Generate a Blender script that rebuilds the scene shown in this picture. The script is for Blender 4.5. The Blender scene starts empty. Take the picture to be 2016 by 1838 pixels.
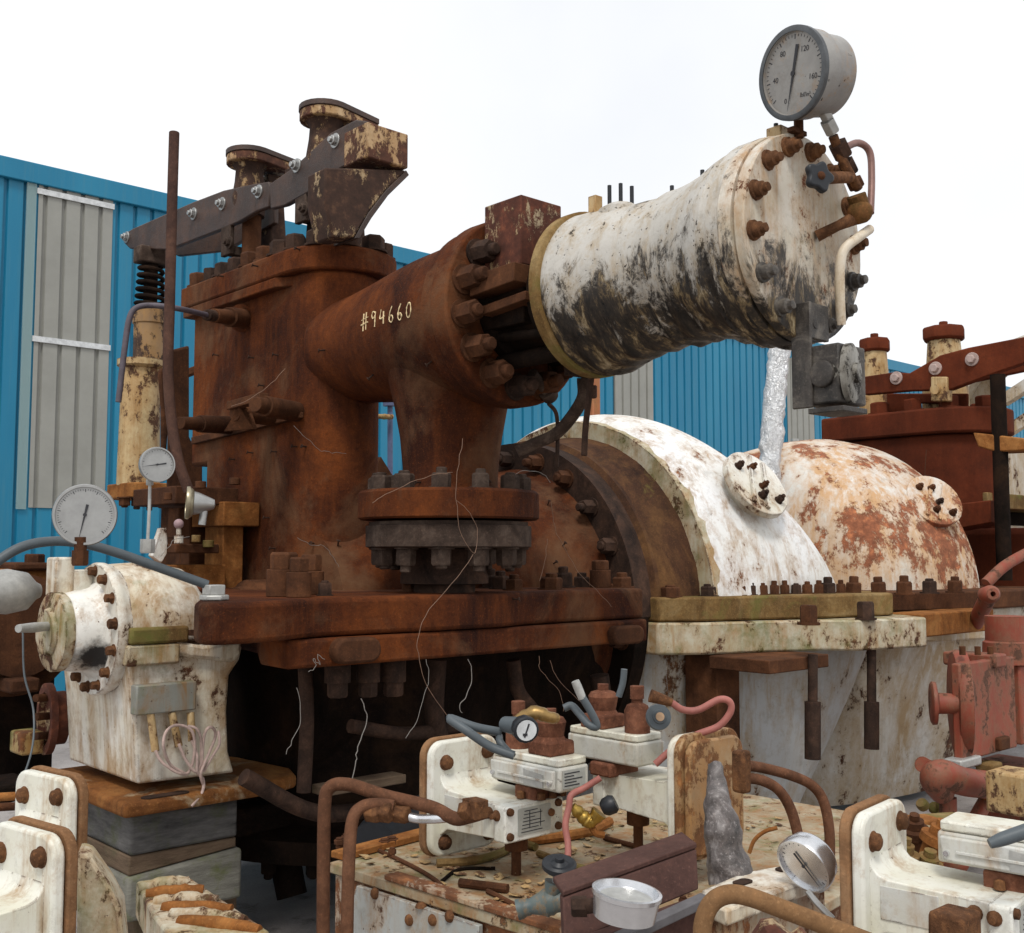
import bpy, bmesh, math, random
from mathutils import Vector, Matrix, noise as mnoise
from mathutils.bvhtree import BVHTree
random.seed(7)
SC = bpy.context.scene
COL = SC.collection
# ------------------------------------------------------------------ camera
EYE = 1.7
YAW = math.radians(42.4)
PITCH = math.atan(171 / 2190.0)
cam_d = bpy.data.cameras.new('camera')
cam_d.sensor_width = 36.0
cam_d.lens = 36.0 * 2190.0 / 2016.0
cam_d.clip_end = 500
cam_d.clip_start = 0.05
cam = bpy.data.objects.new('camera', cam_d)
COL.objects.link(cam)
cam.location = (0, 0, EYE)
cam.rotation_euler = (math.radians(90) + PITCH, 0, -YAW)
SC.camera = cam
# ------------------------------------------------------------------ sky and sun
world = bpy.data.worlds.new('World')
SC.world = world
world.use_nodes = True
wn, wl = world.node_tree.nodes, world.node_tree.links
wn.clear()
SUN_EL, SUN_AZ = math.radians(56), math.radians(222)     # azimuth of the sun measured from +X towards +Y
sky = wn.new('ShaderNodeTexSky'); sky.sky_type = 'NISHITA'; sky.sun_disc = False
sky.sun_elevation = SUN_EL
sky.sun_rotation = math.radians(90) - SUN_AZ
bg1 = wn.new('ShaderNodeBackground'); bg1.inputs['Strength'].default_value = 0.1
wl.new(sky.outputs[0], bg1.inputs[0])
tc = wn.new('ShaderNodeTexCoord')
cn = wn.new('ShaderNodeTexNoise'); cn.inputs['Scale'].default_value = 2.2; cn.inputs['Detail'].default_value = 5
wl.new(tc.outputs['Generated'], cn.inputs['Vector'])
cr = wn.new('ShaderNodeValToRGB')
cr.color_ramp.elements[0].position = 0.3; cr.color_ramp.elements[0].color = (0.86, 0.88, 0.91, 1)
cr.color_ramp.elements[1].position = 0.62; cr.color_ramp.elements[1].color = (1, 1, 1, 1)
wl.new(cn.outputs['Fac'], cr.inputs[0])
bg2 = wn.new('ShaderNodeBackground'); bg2.inputs['Strength'].default_value = 1.15
wl.new(cr.outputs[0], bg2.inputs[0])
ms = wn.new('ShaderNodeMixShader'); ms.inputs[0].default_value = 0.92
wl.new(bg1.outputs[0], ms.inputs[1]); wl.new(bg2.outputs[0], ms.inputs[2])
wo = wn.new('ShaderNodeOutputWorld'); wl.new(ms.outputs[0], wo.inputs[0])
sun_d = bpy.data.lights.new('sun', 'SUN'); sun_d.energy = 2.0; sun_d.angle = math.radians(14)
sun_d.color = (1.0, 0.96, 0.9)
sun = bpy.data.objects.new('sun', sun_d); COL.objects.link(sun)
sdir = Vector((math.cos(SUN_EL) * math.cos(SUN_AZ), math.cos(SUN_EL) * math.sin(SUN_AZ), math.sin(SUN_EL)))
sun.rotation_euler = sdir.to_track_quat('Z', 'Y').to_euler()
SC.view_settings.view_transform = 'Standard'
SC.view_settings.look = 'None'
SC.view_settings.exposure = 0.0
SC.view_settings.gamma = 1.0
SC.cycles.max_bounces = 6
SC.cycles.diffuse_bounces = 3
# ------------------------------------------------------------------ measuring: a photo pixel (of a 2016 px wide picture) to a world point
_f = Vector((math.sin(YAW) * math.cos(PITCH), math.cos(YAW) * math.cos(PITCH), math.sin(PITCH)))
_r = Vector((math.cos(YAW), -math.sin(YAW), 0))
_u = _r.cross(_f)
CAMP = Vector((0, 0, EYE))
def ray(px, py):
    return _f + _r * ((px - 1008) / 2190.0) + _u * ((919 - py) / 2190.0)
def P(px, py, X=None, Y=None, Z=None, D=None):
    r = ray(px, py)
    if X is not None: t = X / r.x
    elif Y is not None: t = Y / r.y
    elif Z is not None: t = (Z - EYE) / r.z
    else: t = D
    return CAMP + r * t
def V(*a): return Vector(a)
XA, YA, ZA = V(1, 0, 0), V(0, 1, 0), V(0, 0, 1)
# ------------------------------------------------------------------ mesh builder
def frame(d, up=None):
    d = d.normalized()
    if up is None: up = ZA if abs(d.z) < 0.95 else XA
    u = up.cross(d)
    if u.length < 1e-6: u = XA.cross(d)
    u.normalize()
    return u, d.cross(u)
def smooth_path(pts, n=6):
    pts = [Vector(p) for p in pts]
    if len(pts) < 3 or n <= 1: return pts
    out = []
    for i in range(len(pts) - 1):
        p0 = pts[i - 1] if i > 0 else pts[i] * 2 - pts[i + 1]
        p1, p2 = pts[i], pts[i + 1]
        p3 = pts[i + 2] if i + 2 < len(pts) else p2 * 2 - p1
        for k in range(n):
            t = k / n
            out.append(0.5 * ((2 * p1) + (p2 - p0) * t + (2 * p0 - 5 * p1 + 4 * p2 - p3) * t * t + (3 * p1 - p0 - 3 * p2 + p3) * t ** 3))
    out.append(pts[-1])
    return out
class B:
    def __init__(s): s.b = bmesh.new()
    def poly(s, pts): 
        return s.b.faces.new([s.b.verts.new(p) for p in pts])
    def prism(s, pts, vec):
        a = [s.b.verts.new(p) for p in pts]
        c = [s.b.verts.new(Vector(p) + Vector(vec)) for p in pts]
        n = len(a)
        s.b.faces.new(a); s.b.faces.new(c[::-1])
        for i in range(n): s.b.faces.new((a[i], c[i], c[(i + 1) % n], a[(i + 1) % n]))
        return s
    def box(s, lo, hi):
        x0, y0, z0 = lo; x1, y1, z1 = hi
        return s.prism([(x0, y0, z0), (x1, y0, z0), (x1, y1, z0), (x0, y1, z0)], (0, 0, z1 - z0))
    def obox(s, c, ax, ay, az):       # centre and three half-axes
        c = Vector(c)
        return s.prism([c - ax - ay - az, c + ax - ay - az, c + ax + ay - az, c - ax + ay - az], az * 2)
    def bar(s, p, q, w, h, up=None):  # rectangular bar
        p, q = Vector(p), Vector(q); u, v = frame(q - p, up)
        u = u * w / 2; v = v * h / 2
        return s.prism([p - u - v, p + u - v, p + u + v, p - u + v], q - p)
    def lathe(s, o, ax, prof, seg=40, a0=0.0, a1=None, up=None, cap=True, fn=None):
        o = Vector(o); ax = Vector(ax).normalized(); u, v = frame(ax, up)
        full = a1 is None
        n = seg if full else seg + 1
        if full: a1 = a0 + 2 * math.pi
        rings = []
        for (h, r) in prof:
            if r < 1e-6: rings.append([s.b.verts.new(o + ax * h)]); continue
            R = []
            for i in range(n):
                t = a0 + (a1 - a0) * i / seg
                p = o + ax * h + (u * math.cos(t) + v * math.sin(t)) * r
                if fn: p = fn(p, h, r, t)
                R.append(s.b.verts.new(p))
            rings.append(R)
        for A, C in zip(rings, rings[1:]):
            m = n if full else n - 1
            for i in range(m):
                j = (i + 1) % n
                if len(A) == 1 and len(C) == 1: continue
                if len(A) == 1: s.b.faces.new((A[0], C[j], C[i]))
                elif len(C) == 1: s.b.faces.new((A[i], A[j], C[0]))
                else: s.b.faces.new((A[i], A[j], C[j], C[i]))
        if cap and full:
            if len(rings[0]) > 2: s.b.faces.new(rings[0][::-1])
            if len(rings[-1]) > 2: s.b.faces.new(rings[-1])
        return s
    def cyl(s, p, q, r, r2=None, seg=20):
        p, q = Vector(p), Vector(q)
        return s.lathe(p, q - p, [(0, r), ((q - p).length, r if r2 is None else r2)], seg)
    def hexa(s, p, n, r, h, seg=6, rot=0.0):
        return s.lathe(p, n, [(0, r), (h * .86, r), (h, r * .86)], seg, a0=rot)
    def dome(s, p, n, r, h, seg=14):
        return s.lathe(p, n, [(0, r), (h * .5, r * .85), (h * .85, r * .5), (h, 0)], seg)
    def ball(s, c, r, seg=16, sc=(1, 1, 1)):
        pr = [(-r * math.cos(math.pi * i / 10), r * math.sin(math.pi * i / 10)) for i in range(11)]
        return s.lathe(c, ZA, pr, seg)
    def tube(s, pts, r, seg=10, n=6, cap=True, jit=0):
        pts = smooth_path(pts, n)
        m = len(pts)
        rr = r if isinstance(r, (list, tuple)) else None
        t0 = (pts[1] - pts[0]).normalized(); u, v = frame(t0)
        rings = []
        for i, p in enumerate(pts):
            t = (pts[min(i + 1, m - 1)] - pts[max(i - 1, 0)]).normalized()
            u = (u - t * u.dot(t)).normalized(); v = t.cross(u)
            if rr:
                f = i / (m - 1) * (len(rr) - 1); k = min(int(f), len(rr) - 2); ri = rr[k] + (rr[k + 1] - rr[k]) * (f - k)
            else: ri = r
            if jit: ri *= 1 + random.uniform(-jit, jit)
            rings.append([s.b.verts.new(p + (u * math.cos(2 * math.pi * j / seg) + v * math.sin(2 * math.pi * j / seg)) * ri) for j in range(seg)])
        for A, C in zip(rings, rings[1:]):
            for j in range(seg):
                k = (j + 1) % seg
                s.b.faces.new((A[j], A[k], C[k], C[j]))
        if cap: s.b.faces.new(rings[0][::-1]); s.b.faces.new(rings[-1])
        return s
    def ring(s, c, n, R, r, seg=20, sg=8):
        u, v = frame(Vector(n)); c = Vector(c)
        rs = []
        nn = Vector(n).normalized()
        for i in range(seg):
            a = 2 * math.pi * i / seg; d = u * math.cos(a) + v * math.sin(a)
            rs.append([s.b.verts.new(c + d * (R + r * math.cos(2 * math.pi * j / sg)) + nn * r * math.sin(2 * math.pi * j / sg)) for j in range(sg)])
        for i in range(seg):
            A, C = rs[i], rs[(i + 1) % seg]
            for j in range(sg):
                k = (j + 1) % sg; s.b.faces.new((A[j], A[k], C[k], C[j]))
        return s
def rrect(w, h, r, n=6):
    r = min(r, w / 2 - 1e-4, h / 2 - 1e-4); o = []
    for cx, cy, a in ((w / 2 - r, h / 2 - r, 0), (-w / 2 + r, h / 2 - r, 90), (-w / 2 + r, -h / 2 + r, 180), (w / 2 - r, -h / 2 + r, 270)):
        for i in range(n + 1):
            t = math.radians(a + 90 * i / n); o.append((cx + r * math.cos(t), cy + r * math.sin(t)))
    return o
def on_frame(o, u, v, pts): return [Vector(o) + u * a + v * b for a, b in pts]
def slab(b, o, u, v, w, h, r, t):     # rounded plate centred at o spanning u,v and t thick along u x v
    n = u.cross(v); b.prism(on_frame(o, u, v, rrect(w, h, r)), n * t); return b
ROOTLOC = {}
def _mesh(name, b, mat, loc, bevel=0.0, sharp=38, disp=None, parent=None, flat=False, seg=2):
    bm = b.b
    if hasattr(b, 'done'): b.done()
    bmesh.ops.recalc_face_normals(bm, faces=bm.faces[:])
    if disp:
        amp, sc = disp
        bm.normal_update()
        for v in bm.verts:
            v.co += v.normal * mnoise.fractal(v.co * sc, 1.0, 2.0, 4) * amp
    for f in bm.faces: f.smooth = not flat
    lim = math.radians(sharp)
    for e in bm.edges:
        if len(e.link_faces) == 2:
            if e.calc_face_angle(0) > lim: e.smooth = False
        else: e.smooth = False
    bmesh.ops.translate(bm, verts=bm.verts[:], vec=-Vector(loc))
    me = bpy.data.meshes.new(name); bm.to_mesh(me); bm.free()
    me.materials.append(mat)
    o = bpy.data.objects.new(name, me); COL.objects.link(o)
    if bevel:
        m = o.modifiers.new('bevel', 'BEVEL'); m.width = bevel; m.segments = seg; m.limit_method = 'ANGLE'; m.angle_limit = math.radians(40)
        m.harden_normals = False
    return o
def T(name, label, cat, loc, group=None):
    o = bpy.data.objects.new(name, None); COL.objects.link(o); o.location = loc; o.empty_display_size = .05
    o['label'] = label; o['category'] = cat
    if group: o['group'] = group
    ROOTLOC[o.name] = Vector(loc); return o
def W(o): return ROOTLOC[o.name]
def Q(par, name, b, mat, bevel=0.0, label=None, **k):         # a part (or sub-part) under par
    loc = W(par)
    o = _mesh(name, b, mat, loc, bevel, **k); o.parent = par
    ROOTLOC[o.name] = loc
    if label: o['label'] = label
    return o
def S(name, b, mat, label, cat, loc, group=None, bevel=0.0, kind=None, **k):   # a thing that is one mesh
    o = _mesh(name, b, mat, loc, bevel, **k); o.location = loc
    ROOTLOC[o.name] = Vector(loc)
    if kind: o['kind'] = kind
    if label: o['label'] = label
    if cat: o['category'] = cat
    if group: o['group'] = group
    return o
def nut(par, p, n, r, h, mat, name='nut', stud=True, washer=True, rot=None):
    b = B(); n = Vector(n).normalized(); p = Vector(p) - n * .002
    rot = random.uniform(0, 1) if rot is None else rot + random.uniform(-.3, .3)
    r *= random.uniform(.93, 1.06); sl = random.uniform(.1, .5); n = (n + V(*[random.uniform(-.04, .04) for _ in range(3)])).normalized()
    if mat.name == 'dark nut rust' and random.random() < .3: mat = M_rust2
    elif mat.name == 'brown rust' and random.random() < .3: mat = M_rustd
    if washer: b.cyl(p, p + n * h * .14, r * 1.25, seg=16); p = p + n * h * .139
    b.hexa(p, n, r, h, rot=rot)
    if stud: b.lathe(p + n * h * .98, n, [(0, r * .55), (h * sl, r * .55), (h * (sl + .08), r * .42)], 12)
    return Q(par, name, b, mat, sharp=30)
def bvh(objs):
    vs, fs = [], []
    dg = bpy.context.evaluated_depsgraph_get()
    for o in objs:
        k = len(vs); L = W(o)
        vs += [v.co + L for v in o.data.vertices]
        fs += [[i + k for i in p.vertices] for p in o.data.polygons]
    return BVHTree.FromPolygons(vs, fs)
def hit(tree, px, py, off=0.0):
    h = tree.ray_cast(CAMP, ray(px, py).normalized())
    if h[0] is None: return None, None
    n = h[1]
    if n.dot(ray(px, py)) > 0: n = -n
    return h[0] + n * off, n
# ------------------------------------------------------------------ materials
MATS = {}
def lin(r, g, b):
    f = lambda c: (c / 255 / 12.92) if c / 255 <= .04045 else ((c / 255 + .055) / 1.055) ** 2.4
    return (f(r), f(g), f(b), 1)
class N:
    def __init__(s, name):
        s.m = bpy.data.materials.new(name); s.m.use_nodes = True
        s.t = s.m.node_tree; s.n = s.t.nodes; s.l = s.t.links
        s.bs = s.n['Principled BSDF']
        s.tc = s.n.new('ShaderNodeTexCoord'); s.co = s.tc.outputs['Object']
    def map(s, sc, loc=(0, 0, 0)):
        m = s.n.new('ShaderNodeMapping'); s.l.new(s.co, m.inputs['Vector']); m.inputs['Scale'].default_value = sc; m.inputs['Location'].default_value = loc
        return m.outputs[0]
    def noise(s, scale, detail=5, rough=.6, vec=None, dist=0.0, loc=None):
        x = s.n.new('ShaderNodeTexNoise'); x.inputs['Scale'].default_value = scale; x.inputs['Detail'].default_value = detail
        x.inputs['Roughness'].default_value = rough; x.inputs['Distortion'].default_value = dist
        if vec is None and loc: vec = s.map((1, 1, 1), loc)
        s.l.new(vec if vec is not None else s.co, x.inputs['Vector']); return x.outputs['Fac']
    def ramp(s, fac, stops, mode='LINEAR'):
        r = s.n.new('ShaderNodeValToRGB'); cr = r.color_ramp; cr.interpolation = mode
        while len(cr.elements) < len(stops): cr.elements.new(.5)
        for e, (p, c) in zip(cr.elements, stops):
            e.position = p; e.color = c if len(c) == 4 else (*c, 1)
        s.l.new(fac, r.inputs[0]); return r.outputs[0]
    def mask(s, fac, lo, hi):
        r = s.n.new('ShaderNodeMapRange'); r.inputs[1].default_value = lo; r.inputs[2].default_value = hi; s.l.new(fac, r.inputs[0]); return r.outputs[0]
    def mix(s, fac, a, b, mode='MIX'):
        m = s.n.new('ShaderNodeMix'); m.data_type = 'RGBA'; m.blend_type = mode
        if isinstance(fac, (int, float)): m.inputs[0].default_value = fac
        else: s.l.new(fac, m.inputs[0])
        for i, x in ((6, a), (7, b)):
            if isinstance(x, (tuple, list)): m.inputs[i].default_value = x if len(x) == 4 else (*x, 1)
            else: s.l.new(x, m.inputs[i])
        return m.outputs[2]
    def math(s, op, a, b=None):
        m = s.n.new('ShaderNodeMath'); m.operation = op; m.use_clamp = False
        for i, x in ((0, a), (1, b)):
            if x is None: continue
            if isinstance(x, (int, float)): m.inputs[i].default_value = x
            else: s.l.new(x, m.inputs[i])
        return m.outputs[0]
    def xyz(s):
        x = s.n.new('ShaderNodeSeparateXYZ'); s.l.new(s.co, x.inputs[0]); return x.outputs
    def edge(s, r=.012, lo=.995, hi=.9):
        bv = s.n.new('ShaderNodeBevel'); bv.samples = 4; bv.inputs[0].default_value = r
        g = s.n.new('ShaderNodeNewGeometry')
        d = s.n.new('ShaderNodeVectorMath'); d.operation = 'DOT_PRODUCT'
        s.l.new(bv.outputs[0], d.inputs[0]); s.l.new(g.outputs['Normal'], d.inputs[1])
        return s.mask(d.outputs['Value'], lo, hi)
    def bump(s, h, strength=.4, dist=.01, prev=None):
        b = s.n.new('ShaderNodeBump'); b.inputs['Strength'].default_value = strength; b.inputs['Distance'].default_value = dist
        s.l.new(h, b.inputs['Height'])
        if prev is not None: s.l.new(prev, b.inputs['Normal'])
        return b.outputs[0]
    def out(s, col, rough=.8, nrm=None, metal=0.0, spec=.3):
        if isinstance(col, (tuple, list)): s.bs.inputs['Base Color'].default_value = col
        else: s.l.new(col, s.bs.inputs['Base Color'])
        if isinstance(rough, (int, float)): s.bs.inputs['Roughness'].default_value = rough
        else: s.l.new(rough, s.bs.inputs['Roughness'])
        if isinstance(metal, (int, float)): s.bs.inputs['Metallic'].default_value = metal
        else: s.l.new(metal, s.bs.inputs['Metallic'])
        s.bs.inputs['Specular IOR Level'].default_value = spec
        if nrm is not None: s.l.new(nrm, s.bs.inputs['Normal'])
        return s.m
def rust(name, c0, c1, c2, scale=2.0, streak=.5, patch=None, bump=.35, rough=.9, fine=.5, spec=.1, loc=(0, 0, 0)):
    s = N(name)
    n1 = s.noise(scale, 9, .68, dist=.6, vec=s.map((1, 1, 1), loc))
    col = s.ramp(n1, [(.32, c0), (.5, c1), (.68, c2)])
    st = s.noise(5, 7, .62, vec=s.map((1.3, 1.3, .3), loc))
    col = s.mix(s.math('MULTIPLY', s.mask(st, .46, .8), .45 + .5 * streak), col, c0)
    st2 = s.noise(5, 6, .65, vec=s.map((2.4, 2.4, .32), (4, 2, 1)))
    col = s.mix(s.math('MULTIPLY', s.mask(st2, .48, .8), streak), col, c2)
    big = s.noise(.9, 3, .5, loc=(3, 6, 1))
    col = s.mix(s.mask(big, .45, .72), col, s.mix(.5, col, c0))
    fn = s.noise(42, 8, .8)
    sp = s.noise(115, 4, .75, loc=(1, 2, 3))
    col = s.mix(s.math('MULTIPLY', s.mask(sp, .56, .7), .5 * fine), col, tuple(min(1, x * 1.9) for x in c2[:3]))
    col = s.mix(s.math('MULTIPLY', s.mask(s.noise(30, 6, .75, loc=(9, 2, 3)), .6, .68), .75 * fine), col, tuple(x * .6 for x in c0[:3]))
    col = s.mix(fine, col, s.ramp(fn, [(.3, (.35, .32, .3, 1)), (.52, (.95, .95, .95, 1)), (.72, (1.5, 1.35, 1.2, 1))]), 'MULTIPLY')
    if patch:
        pc, lo, hi, sc = patch
        pn = s.noise(sc, 8, .7, dist=.8, loc=(7, 3, 5))
        col = s.mix(s.mask(pn, lo, hi), col, pc)
    h = s.math('ADD', s.math('MULTIPLY', s.noise(90, 6, .8), .55), s.math('MULTIPLY', s.noise(11, 6, .7), 1.1))
    return s.out(col, s.ramp(fn, [(.3, (rough - .2,) * 3), (.7, (min(1, rough + .1),) * 3)]), s.bump(h, bump, .012), spec=spec)
def paint(name, base, base2=None, amount=.5, stain=.5, moss=0.0, soot=None, blob=None, edge=.012, chip=.5, scale=3.0, rustc=None, ochre=(.32, .17, .05, 1),
          rough=.5, bump=.5, loc=(0, 0, 0), speck=True, vert=.14, spec=.4):
    s = N(name)
    rustc = rustc or (.085, .032, .014, 1)
    base2 = base2 or tuple(x * .8 for x in base[:3]) + (1,)
    n0 = s.noise(scale * .7, 6, .6, vec=s.map((1, 1, 1), loc))
    col = s.mix(s.mask(n0, .35, .65), base, base2)
    # thin dirt and rust-water runs
    run = s.noise(7, 7, .68, vec=s.map((2.0, 2.0, vert), loc), dist=.4)
    run2 = s.noise(scale * 1.3, 7, .7, vec=s.map((1.1, 1.1, .6), (3, 1, 2)), dist=1.0)
    rm = s.math('MULTIPLY', s.mask(run, .62 - .22 * stain, .78 - .2 * stain), s.mask(run2, .38, .6))
    col = s.mix(s.math('MULTIPLY', rm, .85), col, ochre)
    grime = s.noise(14, 7, .75, loc=(1, 9, 4))
    col = s.mix(s.math('MULTIPLY', s.mask(grime, .52, .8), .55), col, (.12, .09, .05, 1))
    # chips down to rust
    c1 = s.noise(scale * 1.9, 12, .78, vec=s.map((1, 1, .7), tuple(x + 2.3 for x in loc)), dist=.12)
    cm = s.mask(c1, .70 - .22 * amount, .735 - .22 * amount)
    halo = s.mask(c1, .58 - .2 * amount, .72 - .2 * amount)
    col = s.mix(s.math('MULTIPLY', halo, .6), col, ochre)
    rc = s.ramp(s.noise(18, 6, .7), [(.35, tuple(x * .55 for x in rustc[:3])), (.55, rustc[:3]), (.72, (rustc[0] * 2.2, rustc[1] * 2.3, rustc[2] * 2))])
    if speck:
        sp = s.noise(46, 3, .6, loc=(5, 5, 1)); spm = s.mask(sp, .74 - .1 * chip, .77 - .1 * chip)
        spm = s.math('MULTIPLY', spm, s.mask(c1, .4, .55))
        cm = s.math('MAXIMUM', cm, spm)
    if edge:
        em = s.math('MULTIPLY', s.edge(edge), s.mask(s.noise(16, 6, .7, loc=(8, 1, 1)), .62 - .3 * chip, .66 - .3 * chip))
        cm = s.math('MAXIMUM', cm, em)
    col = s.mix(cm, col, rc)
    if moss:
        mm = s.math('MULTIPLY', s.mask(s.noise(scale * 1.1, 8, .7, loc=(2, 7, 7)), .62 - .15 * moss, .75 - .1 * moss), .8)
        col = s.mix(mm, col, (.12, .13, .03, 1))
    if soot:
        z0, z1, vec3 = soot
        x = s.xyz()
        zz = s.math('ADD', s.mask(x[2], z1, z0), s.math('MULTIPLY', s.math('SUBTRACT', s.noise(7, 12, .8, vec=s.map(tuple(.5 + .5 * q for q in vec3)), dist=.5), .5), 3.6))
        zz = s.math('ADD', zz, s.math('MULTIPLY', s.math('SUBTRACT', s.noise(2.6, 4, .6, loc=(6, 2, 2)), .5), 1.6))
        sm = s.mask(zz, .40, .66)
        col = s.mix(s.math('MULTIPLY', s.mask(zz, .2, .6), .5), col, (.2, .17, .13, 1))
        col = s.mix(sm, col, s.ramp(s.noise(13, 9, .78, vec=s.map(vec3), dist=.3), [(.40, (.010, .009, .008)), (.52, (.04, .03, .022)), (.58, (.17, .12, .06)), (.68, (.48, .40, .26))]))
    if blob:
        d = s.n.new('ShaderNodeVectorMath'); d.operation = 'DISTANCE'; s.l.new(s.co, d.inputs[0]); d.inputs[1].default_value = blob[0]
        bd = s.math('ADD', d.outputs['Value'], s.math('MULTIPLY', s.math('SUBTRACT', s.noise(14, 7, .7), .5), blob[1] * 1.6))
        col = s.mix(s.mask(bd, blob[1] * 1.15, blob[1] * .55), col, (.015, .013, .012, 1))
    h = s.math('ADD', s.math('MULTIPLY', cm, -1.0), s.math('MULTIPLY', s.noise(30, 6, .7), .35))
    rg = s.mix(cm, (rough,) * 3, (.9, .9, .9))
    return s.out(col, rg, s.bump(h, bump, .008), spec=spec)
def plain(name, c, rough=.5, metal=0.0, var=.25, scale=20, bump=.1, spec=.4):
    s = N(name)
    f = s.noise(scale, 6, .7)
    col = s.mix(s.mask(f, .3, .7), tuple(x * (1 - var) for x in c[:3]) + (1,), tuple(min(1, x * (1 + var)) for x in c[:3]) + (1,))
    return s.out(col, rough, s.bump(f, bump, .004), metal=metal, spec=spec)
M_rust = rust('dark orange rust', (.020, .008, .006, 1), (.083, .0235, .0085, 1), (.20, .057, .0145, 1), 1.4, .55, patch=((.14, .07, .036, 1), .5, .68, 1.1), bump=.55)
M_rust2 = rust('brown rust', (.034, .016, .010, 1), (.085, .036, .018, 1), (.16, .066, .03, 1), 3, .4)
M_rustd = rust('dark nut rust', (.02, .014, .012, 1), (.05, .03, .022, 1), (.10, .055, .037, 1), 8, .3)
M_dark = rust('dark iron and painted shade', (.006, .005, .004, 1), (.015, .010, .008, 1), (.04, .022, .013, 1), 3, .3, spec=.04)  # base darkened so the turbine's underside carries its shade in the colour
M_iron = rust('grey brown bare steel', (.03, .021, .017, 1), (.065, .044, .034, 1), (.13, .095, .075, 1), 9, .3, bump=.2)
M_lever = rust('lever steel', (.03, .020, .017, 1), (.062, .038, .03, 1), (.11, .055, .034, 1), 3, .45, rough=.62, spec=.4)
M_redrust = rust('even red brown primer', (.06, .016, .008, 1), (.115, .026, .011, 1), (.17, .042, .017, 1), 1.6, .4, bump=.15, fine=.35)
M_orange = rust('bright orange rust', (.12, .045, .014, 1), (.27, .105, .03, 1), (.42, .2, .065, 1), 5, .6)
M_yrust = paint('yellow rusted paint', (.4, .3, .13, 1), (.25, .16, .06, 1), amount=.95, stain=.9, moss=.6, edge=.015, scale=4, rustc=(.16, .06, .02, 1))
M_cream = paint('cream paint flaking', (.52, .42, .24, 1), (.5, .33, .15, 1), amount=.72, stain=.9, edge=.012, scale=4, rustc=(.1, .045, .022, 1))
M_white = paint('weathered white paint', (.76, .75, .71, 1), (.6, .57, .48, 1), amount=.48, stain=.45, edge=.014, scale=3, rough=.42)
M_whitey = paint('white paint with rust runs', (.74, .72, .66, 1), (.64, .57, .42, 1), amount=.5, stain=.9, moss=.3, edge=.018, scale=3.2, rough=.5)
M_whitem = paint('mossy white paint', (.58, .55, .46, 1), (.42, .38, .25, 1), amount=.7, stain=.9, moss=.85, edge=.02, scale=3.6, rough=.6)
M_hood = paint('hood white paint', (.78, .79, .8, 1), (.7, .69, .64, 1), amount=.46, stain=.6, edge=0, scale=2.6, rough=.45, chip=.4, rustc=(.2, .075, .03, 1))
M_hood2 = paint('patchy white over primer', (.66, .66, .64, 1), (.6, .57, .5, 1), amount=.86, stain=1.2, edge=0, scale=1.7, rustc=(.27, .095, .045, 1), ochre=(.5, .27, .1, 1))
M_pale = paint('pale blue grey paint', (.62, .62, .6, 1), (.54, .5, .42, 1), amount=.62, stain=1.25, edge=.01, scale=1.5, rough=.5, ochre=(.36, .24, .11, 1))
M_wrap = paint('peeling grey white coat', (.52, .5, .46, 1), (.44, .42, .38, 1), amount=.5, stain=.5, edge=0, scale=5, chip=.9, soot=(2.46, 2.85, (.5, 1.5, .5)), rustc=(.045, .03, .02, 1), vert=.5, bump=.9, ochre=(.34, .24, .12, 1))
M_endw = paint('sooty end cover paint', (.6, .56, .49, 1), (.48, .42, .31, 1), amount=.55, stain=.9, edge=0, scale=5, soot=(2.43, 2.80, (1.1, 1.1, .3)), rustc=(.16, .055, .022, 1), ochre=(.4, .23, .1, 1))
M_steel = plain('dull stainless', (.38, .38, .37, 1), .38, .75, .15, 12)
M_bright = plain('bright aluminium', (.68, .69, .71, 1), .27, .9, .08, 40)
M_galv = plain('galvanised fitting', (.42, .42, .4, 1), .5, .45, .2, 30)
M_black = plain('black plastic', (.012, .014, .018, 1), .45)
M_grey = plain('grey cable jacket', (.075, .09, .1, 1), .5, 0, .15, 10)
M_soot = rust('oily black dirt', (.012, .011, .010, 1), (.045, .038, .033, 1), (.17, .15, .125, 1), 9, .3, rough=.6, spec=.45)
M_face = paint('dial face', (.9, .92, .92, 1), (.84, .86, .86, 1), amount=.1, stain=.1, edge=0, scale=8, speck=False, rough=.35, bump=.02)
M_face2 = paint('spotted dial face', (.84, .85, .84, 1), (.74, .74, .7, 1), amount=.75, stain=.5, edge=0, scale=14, chip=.5, rustc=(.3, .17, .05, 1), rough=.35, bump=.05)
for _m in (M_face, M_face2): _m.node_tree.nodes['Principled BSDF'].inputs['Coat Weight'].default_value = .6
M_ink = plain('dial ink', (.03, .03, .035, 1), .6)
M_blue = None
def blue_clad():
    s = N('blue steel cladding')
    n = s.noise(.8, 5, .6, vec=s.map((1, 1, .25)))
    col = s.mix(s.mask(n, .35, .65), (.008, .155, .28, 1), (.018, .205, .34, 1))
    col = s.mix(s.math('MULTIPLY', s.mask(s.noise(9, 5, .7, vec=s.map((2, 2, .08))), .5, .8), .6), col, (.06, .2, .27, 1))
    return s.out(col, .42, spec=.35)
M_blue = blue_clad()
M_panel = plain('fibreglass light panel', (.27, .27, .245, 1), .5, 0, .1, 2)
M_strip = plain('white fixing strip', (.55, .57, .58, 1), .5)
def clearp():
    s = N('clear green tinted sheet')
    s.bs.inputs['Transmission Weight'].default_value = 0.0
    s.bs.inputs['Alpha'].default_value = .5
    return s.out((.3, .42, .42, 1), .3)
M_clear = clearp()
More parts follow.
